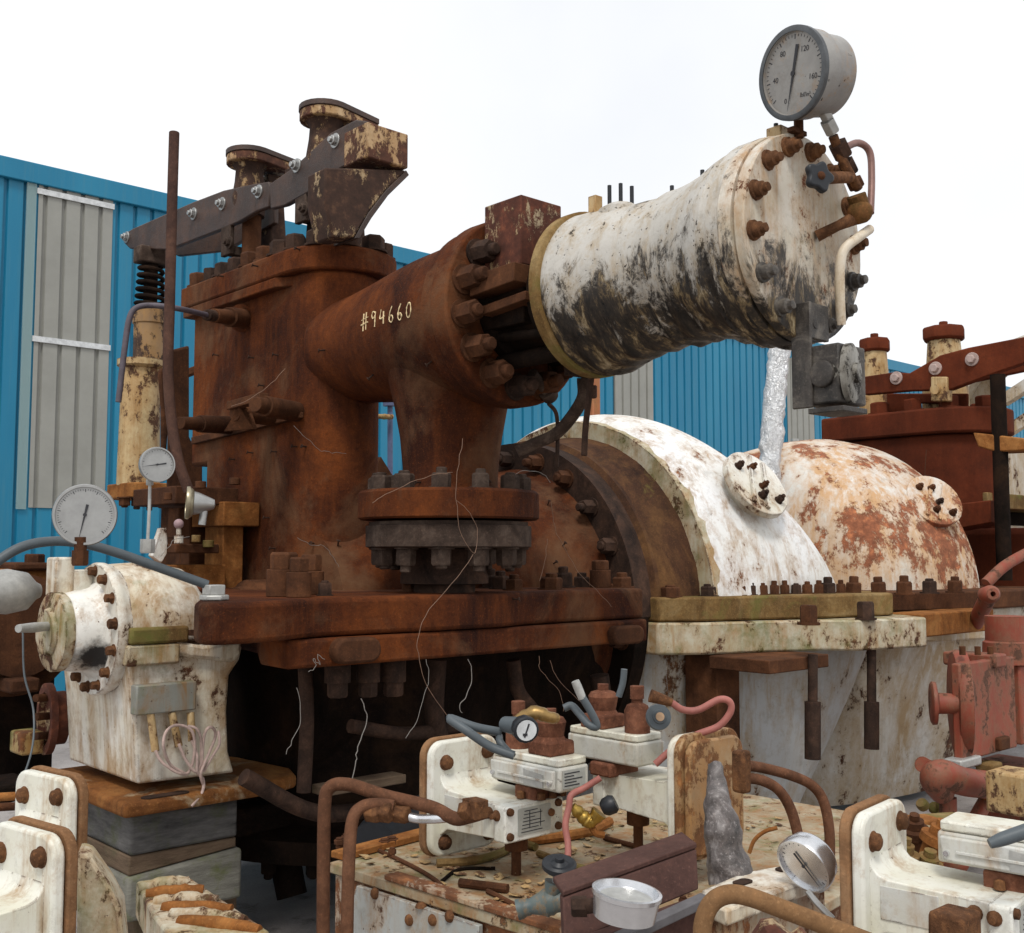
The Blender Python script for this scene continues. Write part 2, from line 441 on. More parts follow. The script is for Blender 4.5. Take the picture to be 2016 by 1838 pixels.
def ground_m():
    s = N('worn concrete yard')
    n = s.noise(1.2, 8, .7)
    col = s.ramp(n, [(.3, (.21, .19, .18)), (.55, (.35, .32, .305)), (.75, (.44, .41, .395))])
    col = s.mix(s.mask(s.noise(6, 8, .75, loc=(3, 3, 3)), .55, .75), col, (.09, .075, .065, 1))
    col = s.mix(.5, col, s.ramp(s.noise(90, 4, .8), [(.3, (.6, .6, .6)), (.7, (1.3, 1.3, 1.3))]), 'MULTIPLY')
    return s.out(col, .9, s.bump(s.noise(60, 6, .8), .5, .01), spec=.2)
M_ground = ground_m()
def wood_m(name, a, b, g):
    s = N(name)
    n = s.noise(5, 8, .7, vec=s.map((1, 1, 5)))
    col = s.ramp(n, [(.3, a), (.7, b)])
    col = s.mix(s.math('MULTIPLY', s.mask(s.noise(7, 6, .7, loc=(1, 4, 2)), .5, .68), .75), col, g)
    return s.out(col, .9, s.bump(s.noise(25, 7, .75, vec=s.map((1, 1, 4))), .6, .01), spec=.15)
M_timber = wood_m('grey weathered timber', (.035, .034, .034), (.15, .145, .14), (.075, .085, .035, 1))
M_block = wood_m('mossy concrete block', (.11, .105, .09), (.24, .235, .2), (.1, .12, .02, 1))
M_timber2 = wood_m('brown timber', (.07, .045, .03), (.17, .12, .08), (.1, .09, .05, 1))
# ================================================================== setting
b = B(); b.poly([(-60, -60, 0), (160, -60, 0), (160, 160, 0), (-60, 160, 0)])
S('ground', b, M_ground, None, None, (0, 0, 0), kind='structure')
YB = 12.0
def shed():
    t = T('metal_shed', 'long blue corrugated steel shed running behind all the machinery', 'building', (8, YB, 0))
    zr = P(0, 308, Y=YB).z
    def corr(x0, x1, z0, z1, y, pitch=.2, ph=0.0):
        b = B(); xs = []
        k0 = math.floor((x0 - ph) / pitch); k1 = math.ceil((x1 - ph) / pitch)
        for k in range(k0, k1 + 1):
            a = ph + k * pitch
            for dx, dy in ((0, 0), (.148, 0), (.158, .034), (.19, .034)):
                x = a + dx
                if x0 <= x <= x1: xs.append((x, y + dy))
        xs = [(x0, y)] + xs + [(x1, y)]
        lo = [b.b.verts.new((x, yy, z0)) for x, yy in xs]; hi = [b.b.verts.new((x, yy, z1)) for x, yy in xs]
        for i in range(len(xs) - 1): b.b.faces.new((lo[i], lo[i + 1], hi[i + 1], hi[i]))
        return b
    Q(t, 'cladding', corr(-2, 60, 0, zr - .1, YB), M_blue, flat=True)
    b = B(); b.box((-2.1, YB - .05, zr - .22), (60.1, YB + .3, zr)); Q(t, 'eaves_trim', b, M_blue, bevel=.01)
    b = B(); b.prism([(-2.05, YB + .31, zr - .05), (-2.05, YB + 14, zr + 1.6), (-2.05, YB + 28, zr - .05)], (62.1, 0, 0)); Q(t, 'roof', b, M_blue)
    b = B(); b.box((-2.02, YB + .06, 0), (60, YB + 27.9, zr - .08)); Q(t, 'rear_walls', b, M_blue)
    for i, (a, c, top, bot) in enumerate(((68, 216, 352, 1000), (1207, 1283, 600, 900), (1545, 1597, 640, 960))):
        x0 = P(a, 600, Y=YB).x; x1 = P(c, 600, Y=YB).x
        zt = P(a, top, Y=YB).z if i == 0 else zr - .4
        zb = P(a, bot, Y=YB).z
        pn = Q(t, 'light_panel', corr(x0, x1, zb, zt, YB - .014), M_panel, flat=True)
        if i == 0:
            for (py) in (376, 668):
                z = P(a, py, Y=YB).z; bb = B(); bb.box((x0 - .02, YB - .034, z - .03), (x1 + .01, YB - .018, z + .03))
                Q(pn, 'fixing_strip', bb, M_strip)
            bb = B(); xa = P(44, 600, Y=YB).x; bb.box((xa, YB - .028, zb - .02), (x0 - .025, YB - .006, zt)); Q(pn, 'edge_sheet', bb, M_clear)
shed()
# ================================================================== steam turbine
XV, ZV = 3.2, 2.73          # stop valve axis: parallel to Y
YF, ZJ = 3.72, 1.375         # joint flange front and joint height
XD, YC, RD = 4.6, 4.95, 1.0
tur = T('steam_turbine', 'large rust brown turbine with bolted joint flange, tall steam chest and branch flange', 'turbine', (3.6, 4.9, 0))
def stadium(xc, w, y0, y1, z, n=16):
    pts = [(xc - w, y1, z), (xc - w, y0 + w, z)]
    for i in range(1, n): a = math.pi + math.pi * i / n; pts.append((xc + w * math.cos(a), y0 + w + w * math.sin(a), z))
    pts += [(xc + w, y0 + w, z), (xc + w, y1, z)]
    return pts
# chest body
b = B(); b.prism(stadium(XV - .034, .226, 4.60, 5.78, 1.40), (0, 0, 1.72))
chest = Q(tur, 'steam_chest', b, M_rust, bevel=.02)
b = B(); b.box((XV - .259, 5.70, 2.2), (XV + .19, 5.97, 3.118)); chest2 = Q(tur, 'chest_end', b, M_rust, bevel=.02)
b = B(); b.prism(stadium(XV, .315, 4.56, 6.03, 3.115), (0, 0, .125)); cover = Q(tur, 'chest_cover', b, M_rust, bevel=.012)
b = B(); b.prism([(XV - .312, 6.0, 3.06), (XV - .312, 4.97, 3.06), (XV - .25, 4.86, 3.06), (XV - .2, 4.86, 3.06), (XV - .2, 6.0, 3.06)], (0, 0, .053)); Q(tur, 'cover_lip', b, M_rust, bevel=.006)
# nuts on the cover
def along(pts, step, start=0.0):
    out = []; acc = start
    for a, c in zip(pts, pts[1:]):
        a, c = Vector(a), Vector(c); L = (c - a).length
        while acc < L: out.append(a + (c - a) * acc / L); acc += step
        acc -= L
    return out
ps = along(stadium(XV, .245, 4.62, 6.0, 3.241), .152, .06)
for i, p in enumerate(ps): nut(tur, p, ZA, .052 if i % 2 else .058, .075, M_rustd, stud=False)
# conical branch and rings towards the valve
b = B(); b.lathe((XV, 4.75, ZV), -YA, [(0, .27), (.2, .275), (.42, .30), (.62, .325), (.78, .345), (.95, .355), (1.13, .36)], 56)
cone = Q(tur, 'valve_branch', b, M_rust, disp=(.006, 3))
b = B(); b.lathe((XV, 3.65, ZV), -YA, [(0, .385), (.01, .39), (.085, .39)], 64); Q(tur, 'branch_flange', b, M_rust, bevel=.004)
b = B(); b.lathe((XV, 3.562, ZV), -YA, [(0, .405), (.09, .405), (.10, .397), (.10, .24)], 64, cap=True); Q(tur, 'cover_flange', b, M_rust, bevel=.004)
for i in range(14):
    a = 2 * math.pi * (i + .35) / 14
    p = V(XV + .322 * math.cos(a), 3.462, ZV + .322 * math.sin(a))
    nut(tur, p, -YA, .05, .085, M_rust2, rot=.4 + a)
# elbow body and down branch
b = B(); b.lathe((XV + .02, 3.94, ZV), -ZA, [(-.1, .34), (0, .34), (.2, .30), (.35, .262), (.5, .235), (.62, .222), (.72, .215), (.77, .24), (.79, .27)], 48)
down = Q(tur, 'down_branch', b, M_rust, disp=(.005, 3))
b = B(); b.lathe((XV, 3.93, 1.978), -ZA, [(0, .40), (.012, .41), (.12, .41), (.128, .40)], 64); Q(tur, 'branch_flange', b, M_rust)
b = B(); b.lathe((XV, 3.93, 1.84), -ZA, [(0, .36), (.016, .36), (.018, .375), (.11, .375), (.116, .36)], 64); Q(tur, 'lower_flange', b, M_iron)
b = B(); b.lathe((XV, 3.96, 1.72), -ZA, [(0, .19), (.1, .19), (.12, .2), (.155, .2), (.16, .14), (.4, .14)], 36); Q(tur, 'stub_pipe', b, M_rustd)
for i in range(12):
    a = 2 * math.pi * (i + .5) / 12
    c, s_ = math.cos(a), math.sin(a)
    nut(tur, (XV + .33 * c, 3.93 + .33 * s_, 1.977), ZA, .044, .06, M_iron)
    nut(tur, (XV + .31 * c, 3.93 + .31 * s_, 1.725), -ZA, .044, .07, M_iron)
# barrel and bolted end ring
seg = dict(seg=64)
b = B(); b.lathe((3.0, YC, 1.36), XA, [(0, .3), (0, .5), (.2, .56), (.5, .66), (1.0, .72), (1.35, .8), (1.55, .86)], 64, cap=False); barrel = Q(tur, 'upper_casing', b, M_rust, disp=(.01, 2))
b = B(); b.lathe((4.5, YC, 1.36), XA, [(0, .74), (0, RD), (.14, RD), (.14, .8)], 60, a0=0, a1=math.pi, cap=False); endring = Q(tur, 'end_ring', b, M_rustd)
for i in range(22):
    a = math.radians(-8 + i * 16.4)
    p = V(4.5, YC - .905 * math.cos(a), 1.36 + .905 * math.sin(a))
    if a < math.pi * .9: nut(tur, p, -XA, .045, .07, M_rust2)
# joint flanges (plan outline, near edge follows the bulges)
def outline(pts, z): return [(x, y, z) for x, y in pts]
near_up = [(2.34, 4.5), (2.1, 4.15), (1.9, 3.8), (1.86, 3.68), (1.9, 3.63), (2.0, 3.62), (2.18, 3.64), (2.28, 3.70), (2.44, YF + .01), (2.75, YF - .015), (2.95, YF - .04), (3.3, YF - .045), (3.5, YF), (3.8, YF + .012), (4.30, YF), (4.32, 4.3), (4.48, 5.9), (2.9, 5.9), (2.6, 4.9)]
b = B(); b.prism(outline(near_up, ZJ), (0, 0, .15)); upf = Q(tur, 'upper_joint_flange', b, M_rust, bevel=.02, seg=3)
near_lo = [(2.5, 4.4), (2.26, 3.95), (2.24, YF - .0), (2.36, YF - .012), (3.0, YF - .03), (4.31, YF - .012), (4.33, 5.9), (2.9, 5.9), (2.6, 4.9)]
b = B(); b.prism(outline(near_lo, ZJ - .115), (0, 0, .111)); lof = Q(tur, 'lower_joint_flange', b, M_rust, bevel=.014, seg=3)
for px0, px1, yy, w in ((650, 740, 1280, .1), (1197, 1257, 1250, .09)):
    b = B(); c = P((px0 + px1) / 2, yy, Y=YF - .02); ww = P(px1, yy, Y=YF - .02).x - P(px0, yy, Y=YF - .02).x
    slab(b, c + YA * .03, XA, ZA, ww, w, w * .48, .075); Q(tur, 'lifting_lug', b, M_rust2, bevel=.012)
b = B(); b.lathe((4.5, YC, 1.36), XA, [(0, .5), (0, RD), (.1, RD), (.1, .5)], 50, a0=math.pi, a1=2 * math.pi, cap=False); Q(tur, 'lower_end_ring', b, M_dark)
# cap nuts on the joint
def capnut(p, r, h1, h2, m=M_rust2):
    b = B(); b.cyl(p, p + ZA * h1, r, seg=20); b.hexa(p + ZA * h1, ZA, r * .82, h2, rot=random.random()); Q(tur, 'cap_nut', b, m, bevel=.003, sharp=30)
ZT = ZJ + .15
for px, py, yy, r, h1, h2 in ((558, 1172, 4.0, .07, .11, .07), (588, 1175, 3.88, .05, .1, .06), (612, 1170, 4.1, .055, .1, .07), (1182, 1170, 3.95, .055, .09, .05)):
    q = P(px, py, Y=yy); capnut(V(q.x, yy, ZT), r, h1, h2)
for px, yy, r, h in ((640, 3.95, .03, .05), (985, 4.1, .045, .06), (1085, 3.9, .055, .055), (1110, 4.05, .05, .07), (1012, 3.92, .045, .05), (1225, 3.88, .055, .05), (1145, 4.05, .045, .05), (808, 4.1, .045, .05), (965, 4.25, .045, .06)):
    q = P(px, 1165, Y=yy); nut(tur, V(q.x, yy, ZT - .001), ZA, r, h, M_rustd)
# bumps under the flange and hanging nuts
for px, w in ((665, .085), (725, .08), (775, .085)):
    q = P(px, 1300, Y=3.85)
    b = B(); b.cyl(q, q - ZA * .09, w * .62, seg=20); b.hexa(q - ZA * .09, -ZA, w * .5, .06, rot=.3); Q(tur, 'hanging_nut', b, M_rustd)
# lower half, near black so the shade below the joint is in the colour
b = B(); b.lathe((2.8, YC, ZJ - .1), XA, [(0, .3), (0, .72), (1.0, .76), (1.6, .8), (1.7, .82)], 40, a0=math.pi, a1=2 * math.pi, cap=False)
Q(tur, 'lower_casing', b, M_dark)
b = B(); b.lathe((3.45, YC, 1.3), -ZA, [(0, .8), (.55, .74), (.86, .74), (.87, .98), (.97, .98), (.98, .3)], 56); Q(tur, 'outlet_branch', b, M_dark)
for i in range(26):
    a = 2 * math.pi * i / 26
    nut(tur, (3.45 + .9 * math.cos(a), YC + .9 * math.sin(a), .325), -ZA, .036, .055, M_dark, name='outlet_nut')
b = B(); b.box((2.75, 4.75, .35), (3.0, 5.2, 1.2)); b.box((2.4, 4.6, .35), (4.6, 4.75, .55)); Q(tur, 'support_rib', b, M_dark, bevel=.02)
q0, q1 = P(535, 1560, Y=4.75), P(575, 1765, Y=4.6)
b = B(); b.cyl(q0, q1, .075, .07, seg=24); Q(tur, 'drain_pipe', b, M_dark)
b = B(); b.cyl(P(530, 1290, Y=4.85), P(535, 1600, Y=4.85), .1, seg=24); Q(tur, 'drain_pocket', b, M_dark)
# ledge, bosses and small insulation pins on the chest side
X0 = XV - .26
tree = bvh([chest, chest2, cover, cone, down, barrel, upf, endring])
b = B(); b.prism([P(385, 862, X=X0 - .004), P(598, 812, X=X0 - .004), P(598, 824, X=X0 - .004), P(385, 876, X=X0 - .004)], (-.028, 0, 0)); Q(tur, 'ledge', b, M_rust2, bevel=.004)
def boss(pts, rads, name, m=M_rust2, label=None):
    b = B()
    for (p, q), (r0, r1) in zip(zip(pts, pts[1:]), rads): b.cyl(p, q, r0, r1, seg=18)
    return Q(tur, name, b, m, bevel=.003)
p0 = P(484, 628, X=X0 + .01); p1 = P(420, 622, X=X0 - .3); d = (p1 - p0)
boss([p0, p0 + d * .55], [(.052, .052)], 'thermowell'); boss([p0 + d * .55, p0 + d], [(.04, .036)], 'thermowell'); boss([p0 + d, p0 + d * 1.2], [(.03, .028)], 'thermowell_nut', M_rustd)
b = B(); b.cyl(p0 - XA * .02, p0 - XA * .02 + d.normalized() * .02, .075, seg=24); Q(tur, 'thermowell_collar', b, M_rust)
p0 = P(588, 812, X=X0 + .01); p1 = P(520, 800, X=X0 - .26); d = p1 - p0
boss([p0, p1], [(.05, .05)], 'pressure_boss'); boss([p1, p1 + d * .25], [(.04, .036)], 'pressure_boss')
p0 = P(548, 822, X=X0 + .01); p1 = P(462, 812, X=X0 - .26); boss([p0, p1], [(.05, .045)], 'pressure_boss')
p0 = P(462, 838, X=X0 + .01); p1 = P(392, 835, X=X0 - .26); boss([p0, p1], [(.05, .045)], 'pressure_boss'); boss([p1, p1 + (p1 - p0) * .5], [(.036, .032)], 'pressure_boss')
b = B(); b.prism([P(440, 850, X=X0 - .27), P(470, 800, X=X0 - .27), P(488, 806, X=X0 - .2), P(500, 845, X=X0 - .2)], (.02, 0, 0)); b.bar(P(455, 800, X=X0 - .26), P(520, 782, X=X0 - .26), .05, .04); Q(tur, 'bracket', b, M_rust2, bevel=.003)
pins = [(500, 705), (548, 700), (640, 690), (585, 880), (603, 880), (545, 890), (498, 892), (462, 905), (665, 1075), (735, 738), (850, 712), (508, 525), (590, 492), (440, 545), (660, 1288), (757, 1276), (880, 1155), (893, 990), (760, 994), (1078, 995), (828, 950), (955, 955), (1090, 1110), (1108, 1075), (530, 1020), (542, 1080), (618, 1070), (1153, 1000), (938, 1140), (1262, 1056), (1190, 1155), (975, 1280), (1160, 1262), (520, 760), (430, 700), (1010, 1180)]
for px, py in pins:
    p, n = hit(tree, px, py)
    if p is None: continue
    b = B(); b.cyl(p, p + n * .03, .004, seg=6); b.ring(p + n * .034 , (n + V(.4, .3, .2)), .0075, .0032, 12, 6)
    Q(tur, 'insulation_pin', b, M_rustd)
# chalk number on the branch
def scrawl(strokes, x0, y0, sx, sy, slope, name, par, tr, mat, w=.0035):
    b = B()
    for st in strokes:
        pts = []
        for a, c in smooth_path([(u, v, 0) for u, v in st], 5) and [(q.x, q.y) for q in smooth_path([V(u, v, 0) for u, v in st], 5)]:
            p, n = hit(tr, x0 + a * sx, y0 + c * sy + a * slope, .002)
            if p: pts.append(p)
        if len(pts) > 1: b.tube(pts, w, 6, 1, jit=.55)
    return Q(par, name, b, mat)
M_chalk = plain('yellow chalk', (.8, .62, .36, 1), .95, var=.3, scale=60)
glyph = {
 '#': [[(.25, .05), (.1, 1.1)], [(.6, 0), (.48, 1.05)], [(-.1, .42), (.8, .3)], [(-.15, .72), (.75, .6)]],
 '9': [[(.62, .2), (.35, .05), (.12, .25), (.25, .48), (.55, .35), (.62, .1), (.55, .6), (.5, 1)]],
 '4': [[(.2, .05), (.05, .6), (.7, .5)], [(.55, .2), (.5, .95)]],
 '6': [[(.5, .0), (.15, .45), (.12, .85), (.4, .98), (.6, .75), (.42, .55), (.15, .7)]],
 '0': [[(.4, .05), (.1, .35), (.12, .85), (.42, .95), (.66, .6), (.6, .15), (.4, .05)]]}
for i, ch in enumerate('#94660'):
    scrawl([[(a * .82 + i * 1.0, c) for a, c in st] for st in glyph[ch]], 714, 618, 17.2, 32, -4.4, 'chalk_digit', tur, tree, M_chalk, .0024)
# ================================================================== exhaust hoods
def arcprof(cx, cr, r, a0, a1, n=10):
    return [(cx + r * math.cos(math.radians(a0 + (a1 - a0) * i / n)), cr + r * math.sin(math.radians(a0 + (a1 - a0) * i / n))) for i in range(n + 1)]
XR, RR, ZC = 5.0, 1.17, 1.36
hood = T('exhaust_hood', 'bright white arched turbine hood with rust stained front rim and round capped nozzle', 'turbine casing', (5.4, YC, 0))
A0, A1 = math.radians(-1), math.radians(181)
def half(o, prof, seg=64, fn=None):      # upper half ring
    bb = B(); bb.lathe(o, XA, prof, seg, a0=math.radians(0), a1=math.radians(180), up=ZA, fn=fn); return bb
# frame(XA, ZA): u = Z x X = Y, v = X x Y = Z  -> angle 0 at +Y, 90 at +Z, 180 at -Y
b = half((0, YC, ZC), [(XR, 1.06), (XR - .004, 1.17), (XR + .05, 1.19), (XR + .35, 1.215), (XR + .75, 1.235), (XR + 1.05, 1.24), (XR + 1.2, 1.2), (XR + 1.3, 1.08), (XR + 1.32, .9), (XR + 1.32, .3)], 72, fn=lambda p, h, r, t: V(XR + (h - XR) * (.30 + .70 * max(0, 1 - math.sin(t) ** 1.3)) if h > XR else p.x, p.y, p.z))
hoodm = Q(hood, 'shell', b, M_hood)
b = half((0, YC, ZC), [(XR - .03, 1.03), (XR - .035, 1.165), (XR - .004, 1.175), (XR + .03, 1.18)], 90)
Q(hood, 'rim', b, M_whitem, disp=(.012, 9))
b = half((0, YC, ZC), [(XD - .02, .99), (XD + .03, 1.0), (XD + .05, 1.03), (XD + .08, 1.03), (XD + .1, 1.0), (XD + .22, 1.03), (XR + .06, 1.09)], 80)
M_cone = rust('stained brown casing ring', (.022, .012, .010, 1), (.075, .036, .02, 1), (.16, .08, .032, 1), 2.0, .6, patch=((.15, .12, .035, 1), .6, .74, 2.0))
Q(hood, 'end_cone', b, M_cone)
def nozzle(par, c, n, r, mat, nutm=M_rust2, bars=2, tree=None):
    n = n.normalized(); u, v = frame(n)
    b = B(); b.lathe(c - n * .16, n, [(0, r * .7), (.12, r * .7), (.122, r * .7)], 32); Q(par, 'nozzle_neck', b, mat)
    b = B(); b.lathe(c - n * .045, n, [(0, r), (.005, r * 1.01), (.04, r * 1.01), (.045, r * .99)], 44); cp = Q(par, 'nozzle_cap', b, mat, bevel=.003, disp=(.003, 12))
    for s in (-1, 1):
        if bars == 2:
            b = B(); d = (u * .45 + v * .9).normalized(); e = n.cross(d)
            o = c + e * s * r * .22
            b.obox(o + n * .008, d * r * .82, e * .012, n * .010); Q(cp, 'stiffener', b, mat, bevel=.002)
    for k, (a, q) in enumerate(((-.45, .5), (0, .45), (.1, -.12), (-.12, -.42), (.45, -.55), (.5, .1))):
        if k < 5: nut(cp, c + (u * a + v * q) * r, n, .022, .035, nutm)
pn = P(1470, 955, X=5.75)
nc = V(5.72, YC, ZC); rad = (pn - nc); rad.x = 0
pn = V(5.72, YC + rad.normalized().y * 1.34, ZC + rad.normalized().z * 1.34)
nn = V(-.25, rad.normalized().y, rad.normalized().z)
def pyfit(px, py, x, r):    # point at radius r round the axis that lies nearest to the photo ray, at station x
    best = None
    for i in range(181):
        a = math.radians(i); q = V(x, YC - r * math.cos(a), ZC + r * math.sin(a)); d = q - CAMP
        z = d.dot(_f); e = (1008 + 2190 * d.dot(_r) / z - px) ** 2 + (919 - 2190 * d.dot(_u) / z - py) ** 2
        if best is None or e < best[0]: best = (e, q, a)
    return best
hp, hn = hit(bvh([hoodm]), 1468, 972)
print('NOZ', hp, hn)
nozzle(hood, hp + hn * .11, hn, .225, M_white)
# joint flange of the white casing
b = B(); b.prism([(4.62, 3.90, 1.335), (4.80, 3.76, 1.335), (5.2, 3.64, 1.335), (5.6, 3.48, 1.335), (6.15, 3.38, 1.335), (6.4, 3.6, 1.335), (6.4, 5.4, 1.335), (4.62, 5.4, 1.335)], (0, 0, .13))
M_moss = rust('mossy rusty plate', (.09, .05, .02, 1), (.2, .12, .045, 1), (.32, .23, .11, 1), 4, .5, patch=((.13, .13, .035, 1), .5, .66, 3))
Q(hood, 'upper_flange', b, M_moss, bevel=.012)
b = B(); b.prism([(4.60, 3.89, 1.16), (4.8, 3.73, 1.16), (5.2, 3.6, 1.16), (5.5, 3.44, 1.16), (5.62, 3.3, 1.16), (6.16, 3.18, 1.16), (6.4, 3.5, 1.16), (6.4, 5.4, 1.16), (4.60, 5.4, 1.16)], (0, 0, .17))
Q(hood, 'lower_flange', b, M_whitem, bevel=.012)
for px, py, r in ((1320, 1178, .05), (1395, 1178, .05), (1458, 1182, .03), (1480, 1182, .03), (1502, 1182, .03), (1524, 1182, .03), (1546, 1182, .03), (1568, 1182, .03), (1590, 1182, .03), (1612, 1182, .03), (1634, 1182, .03), (1656, 1182, .03)):
    q = P(px, py, Z=1.465) if False else P(px, 1186, Y=3.9 - (px - 1320) / 330 * .28)
    nut(hood, V(q.x, q.y, 1.464), ZA, r, .05, M_rust2, name='flange_bolt')
for px, y_, r in ((1592, 3.28, .05), (1705, 3.3, .045)):
    q = P(px, 1225, Y=y_); nut(hood, V(q.x, q.y, 1.33), ZA, r, .09, M_rustd, name='jacking_bolt', stud=False)
for px, y_, yb, yt in ((1600, 3.3, 1495, 1270), (1716, 3.32, 1475, 1290)):
    a, c = P(px, yt, Y=y_), P(px, yb, Y=y_); m_ = a + (c - a) * .5
    b = B(); b.cyl(V(a.x, a.y, 1.17), m_, .026, seg=16); b.cyl(m_, c, .042, seg=18); Q(hood, 'hanging_bolt', b, M_rustd)
# lower casing walls below the joint, leaning panels
def sheet(par, name, quad, thick, mat, **k):
    b = B(); p = [Vector(q) for q in quad]
    n = (p[1] - p[0]).cross(p[2] - p[0]).normalized()
    if n.dot(p[0] - CAMP) < 0: n = -n
    b.prism(p, n * thick); return Q(par, name, b, mat, **k)
M_pale2 = paint('pale casing with green scuffs', (.5, .52, .53, 1), (.42, .42, .4, 1), amount=.55, stain=.7, moss=.25, edge=0, scale=1.6, rough=.5, ochre=(.33, .22, .1, 1), loc=(4, 4, 0), rustc=(.12, .05, .02, 1))
b = B()
# curved lower hood wall: a skirt following the flange and narrowing towards the ground
top = [(4.66, 5.3), (4.67, 4.12), (5.1, 3.86), (5.55, 3.70), (6.1, 3.62), (6.5, 3.75), (6.6, 4.2), (6.6, 5.4)]
bot = [(4.66, 5.3), (4.67, 4.3), (5.1, 4.0), (5.5, 3.86), (5.75, 3.85), (5.9, 4.0), (5.95, 4.3), (5.95, 5.4)]
n_ = 8; grid = []
for j in range(n_ + 1):
    f = j / n_; z = 1.18 * (1 - f) + .12 * f
    row = [V(a[0] + (c[0] - a[0]) * f ** 1.2, a[1] + (c[1] - a[1]) * f ** 1.2, z) for a, c in zip(top, bot)]
    row = smooth_path(row, 5); grid.append([b.b.verts.new(p) for p in row])
for A, C in zip(grid, grid[1:]):
    for i in range(len(A) - 1): b.b.faces.new((A[i], A[i + 1], C[i + 1], C[i]))
skirt = Q(hood, 'lower_wall', b, M_pale2)
for px, w, y_ in ((1428, .10, 3.82), (1497, .0, 3.7)):
    if w:
        q = P(px, 1300, Y=y_ - .1); b = B(); b.box((q.x - w, y_ - .12, .15), (q.x + w, y_ + .1, 1.158)); Q(hood, 'rusty_rib', b, M_rust2, bevel=.008)
q = P(1560, 1300, Y=3.35); b = B(); b.box((q.x - .25, 3.32, 1.09), (q.x + .3, 3.7, 1.159)); Q(hood, 'bracket_plate', b, M_rust2, bevel=.006)

def hood_two():
    t = T('exhaust_hood', 'second turbine hood farther back, white paint worn to salmon primer with tilted cap nozzle', 'turbine casing', (7.4, YC, 0))
    prof = [(6.8, .3), (6.86, .7), (6.9, .9), (7.0, 1.05), (7.18, 1.15), (7.45, 1.21), (7.75, 1.25), (8.0, 1.24)]
    b = half((0, YC, ZC), prof, 64); Q(t, 'shell', b, M_hood2)
    best = min((pyfit(1842, 985, x / 100, 1.30) for x in range(720, 860, 4)), key=lambda t: t[0])
    q, a = best[1], best[2]
    nozzle(t, q, V(-.45, -math.cos(a), math.sin(a)), .21, M_hood2, M_rust2)
    b = B(); b.prism([(6.3, 3.95, 1.33), (6.6, 3.6, 1.33), (7.5, 3.36, 1.33), (8.6, 3.3, 1.33), (8.6, 5.4, 1.33), (6.3, 5.4, 1.33)], (0, 0, .12)); Q(t, 'upper_flange', b, M_rust2, bevel=.012)
    b = B(); b.prism([(6.42, 3.9, 1.12), (6.7, 3.68, 1.12), (7.5, 3.46, 1.12), (8.5, 3.42, 1.12), (8.5, 5.4, 1.12), (6.42, 5.4, 1.12)], (0, 0, .206)); Q(t, 'lower_flange', b, M_pale, bevel=.01)
    q = P(1880, 1215, Y=3.3); b = B(); b.box((q.x - .45, 3.28, 1.2), (q.x + .5, 3.5, 1.34)); Q(t, 'corner_pad', b, M_orange, bevel=.01)
    for px in range(1630, 1900, 50):
        f = (px - 1630) / 270; q = P(px, 1160, Y=3.62 - .25 * f); nut(t, V(q.x, q.y, 1.449), ZA, .05, .07, M_rust2, name='flange_bolt')
    b = B(); top = [(6.5, 4.3), (6.7, 3.8), (7.3, 3.6), (8.0, 3.55), (8.5, 3.6)]; bot = [(6.2, 4.6), (6.35, 4.2), (6.8, 4.0), (7.4, 3.9), (7.8, 3.95)]
    grid = []
    for j in range(9):
        f = j / 8; z = 1.13 * (1 - f) + .05 * f
        grid.append([b.b.verts.new(p) for p in smooth_path([V(a[0] + (c[0] - a[0]) * f ** 1.3, a[1] + (c[1] - a[1]) * f, z) for a, c in zip(top, bot)], 5)])
    for A, C in zip(grid, grid[1:]):
        for i in range(len(A) - 1): b.b.faces.new((A[i], A[i + 1], C[i + 1], C[i]))
    Q(t, 'lower_wall', b, M_pale)
    b = B(); q = P(1822, 960, Y=4.0)
    b.tube([q, q + V(.0, 0, .12), q + V(.03, 0, .28)], .003, 5); Q(t, 'wire_end', b, M_rust2)
hood_two()
# ================================================================== stop valve actuator (white body)
val = T('stop_valve', 'horizontal valve body in peeling grey white paint, underside black with oily dirt', 'valve', (XV, 2.9, 0))
def wrapfn(p, h, r, t):
    nz = mnoise.fractal(p * 5, 1.0, 2.0, 4)
    low = max(0, (ZV - p.z) / .3)
    return p + V(0, 0, .03 * min(1, max(0, (h - .1) / .5))) + (p - V(XV, p.y, ZV)).normalized() * (nz * (.005 + .012 * low)) + V(0, 0, -low * .006 * (1 + math.sin(p.y * 70 + p.z * 25)))
prof = [(0, .2), (0, .31), (.03, .318), (.1, .315), (.2, .3), (.3, .286), (.42, .272), (.47, .268), (.478, .28), (.52, .278), (.60, .284), (.68, .302), (.75, .328), (.79, .338), (.80, .328), (.82, .327), (.83, .352), (.9, .354), (.91, .34)]
full = []
for a, c in zip(prof, prof[1:]):
    k = 5 if c[0] - a[0] > .04 else 1
    for i in range(k): full.append((a[0] + (c[0] - a[0]) * i / k, a[1] + (c[1] - a[1]) * i / k))
full.append(prof[-1])
b = B(); b.lathe((XV, 3.02, ZV), -YA, full, 110, fn=wrapfn); body = Q(val, 'body', b, M_wrap)
b = B(); b.lathe((XV, 3.055, ZV), -YA, [(0, .2), (0, .325), (.008, .332), (.05, .332), (.055, .325)], 64); Q(val, 'rear_flange', b, M_moss)
b = B(); b.lathe((XV, 2.145, ZV + .025), -YA, [(0, .35), (.01, .358), (.05, .358), (.056, .354), (.058, .340), (.066, .340), (.068, .352), (.1, .352), (.105, .347), (.105, .347)], 72); endc = Q(val, 'end_cover', b, M_endw, disp=(.004, 9))
YE = 2.04
M_bolt = rust('orange rusted bolt heap', (.05, .025, .014, 1), (.13, .06, .03, 1), (.28, .13, .055, 1), 14, .2, bump=.6)
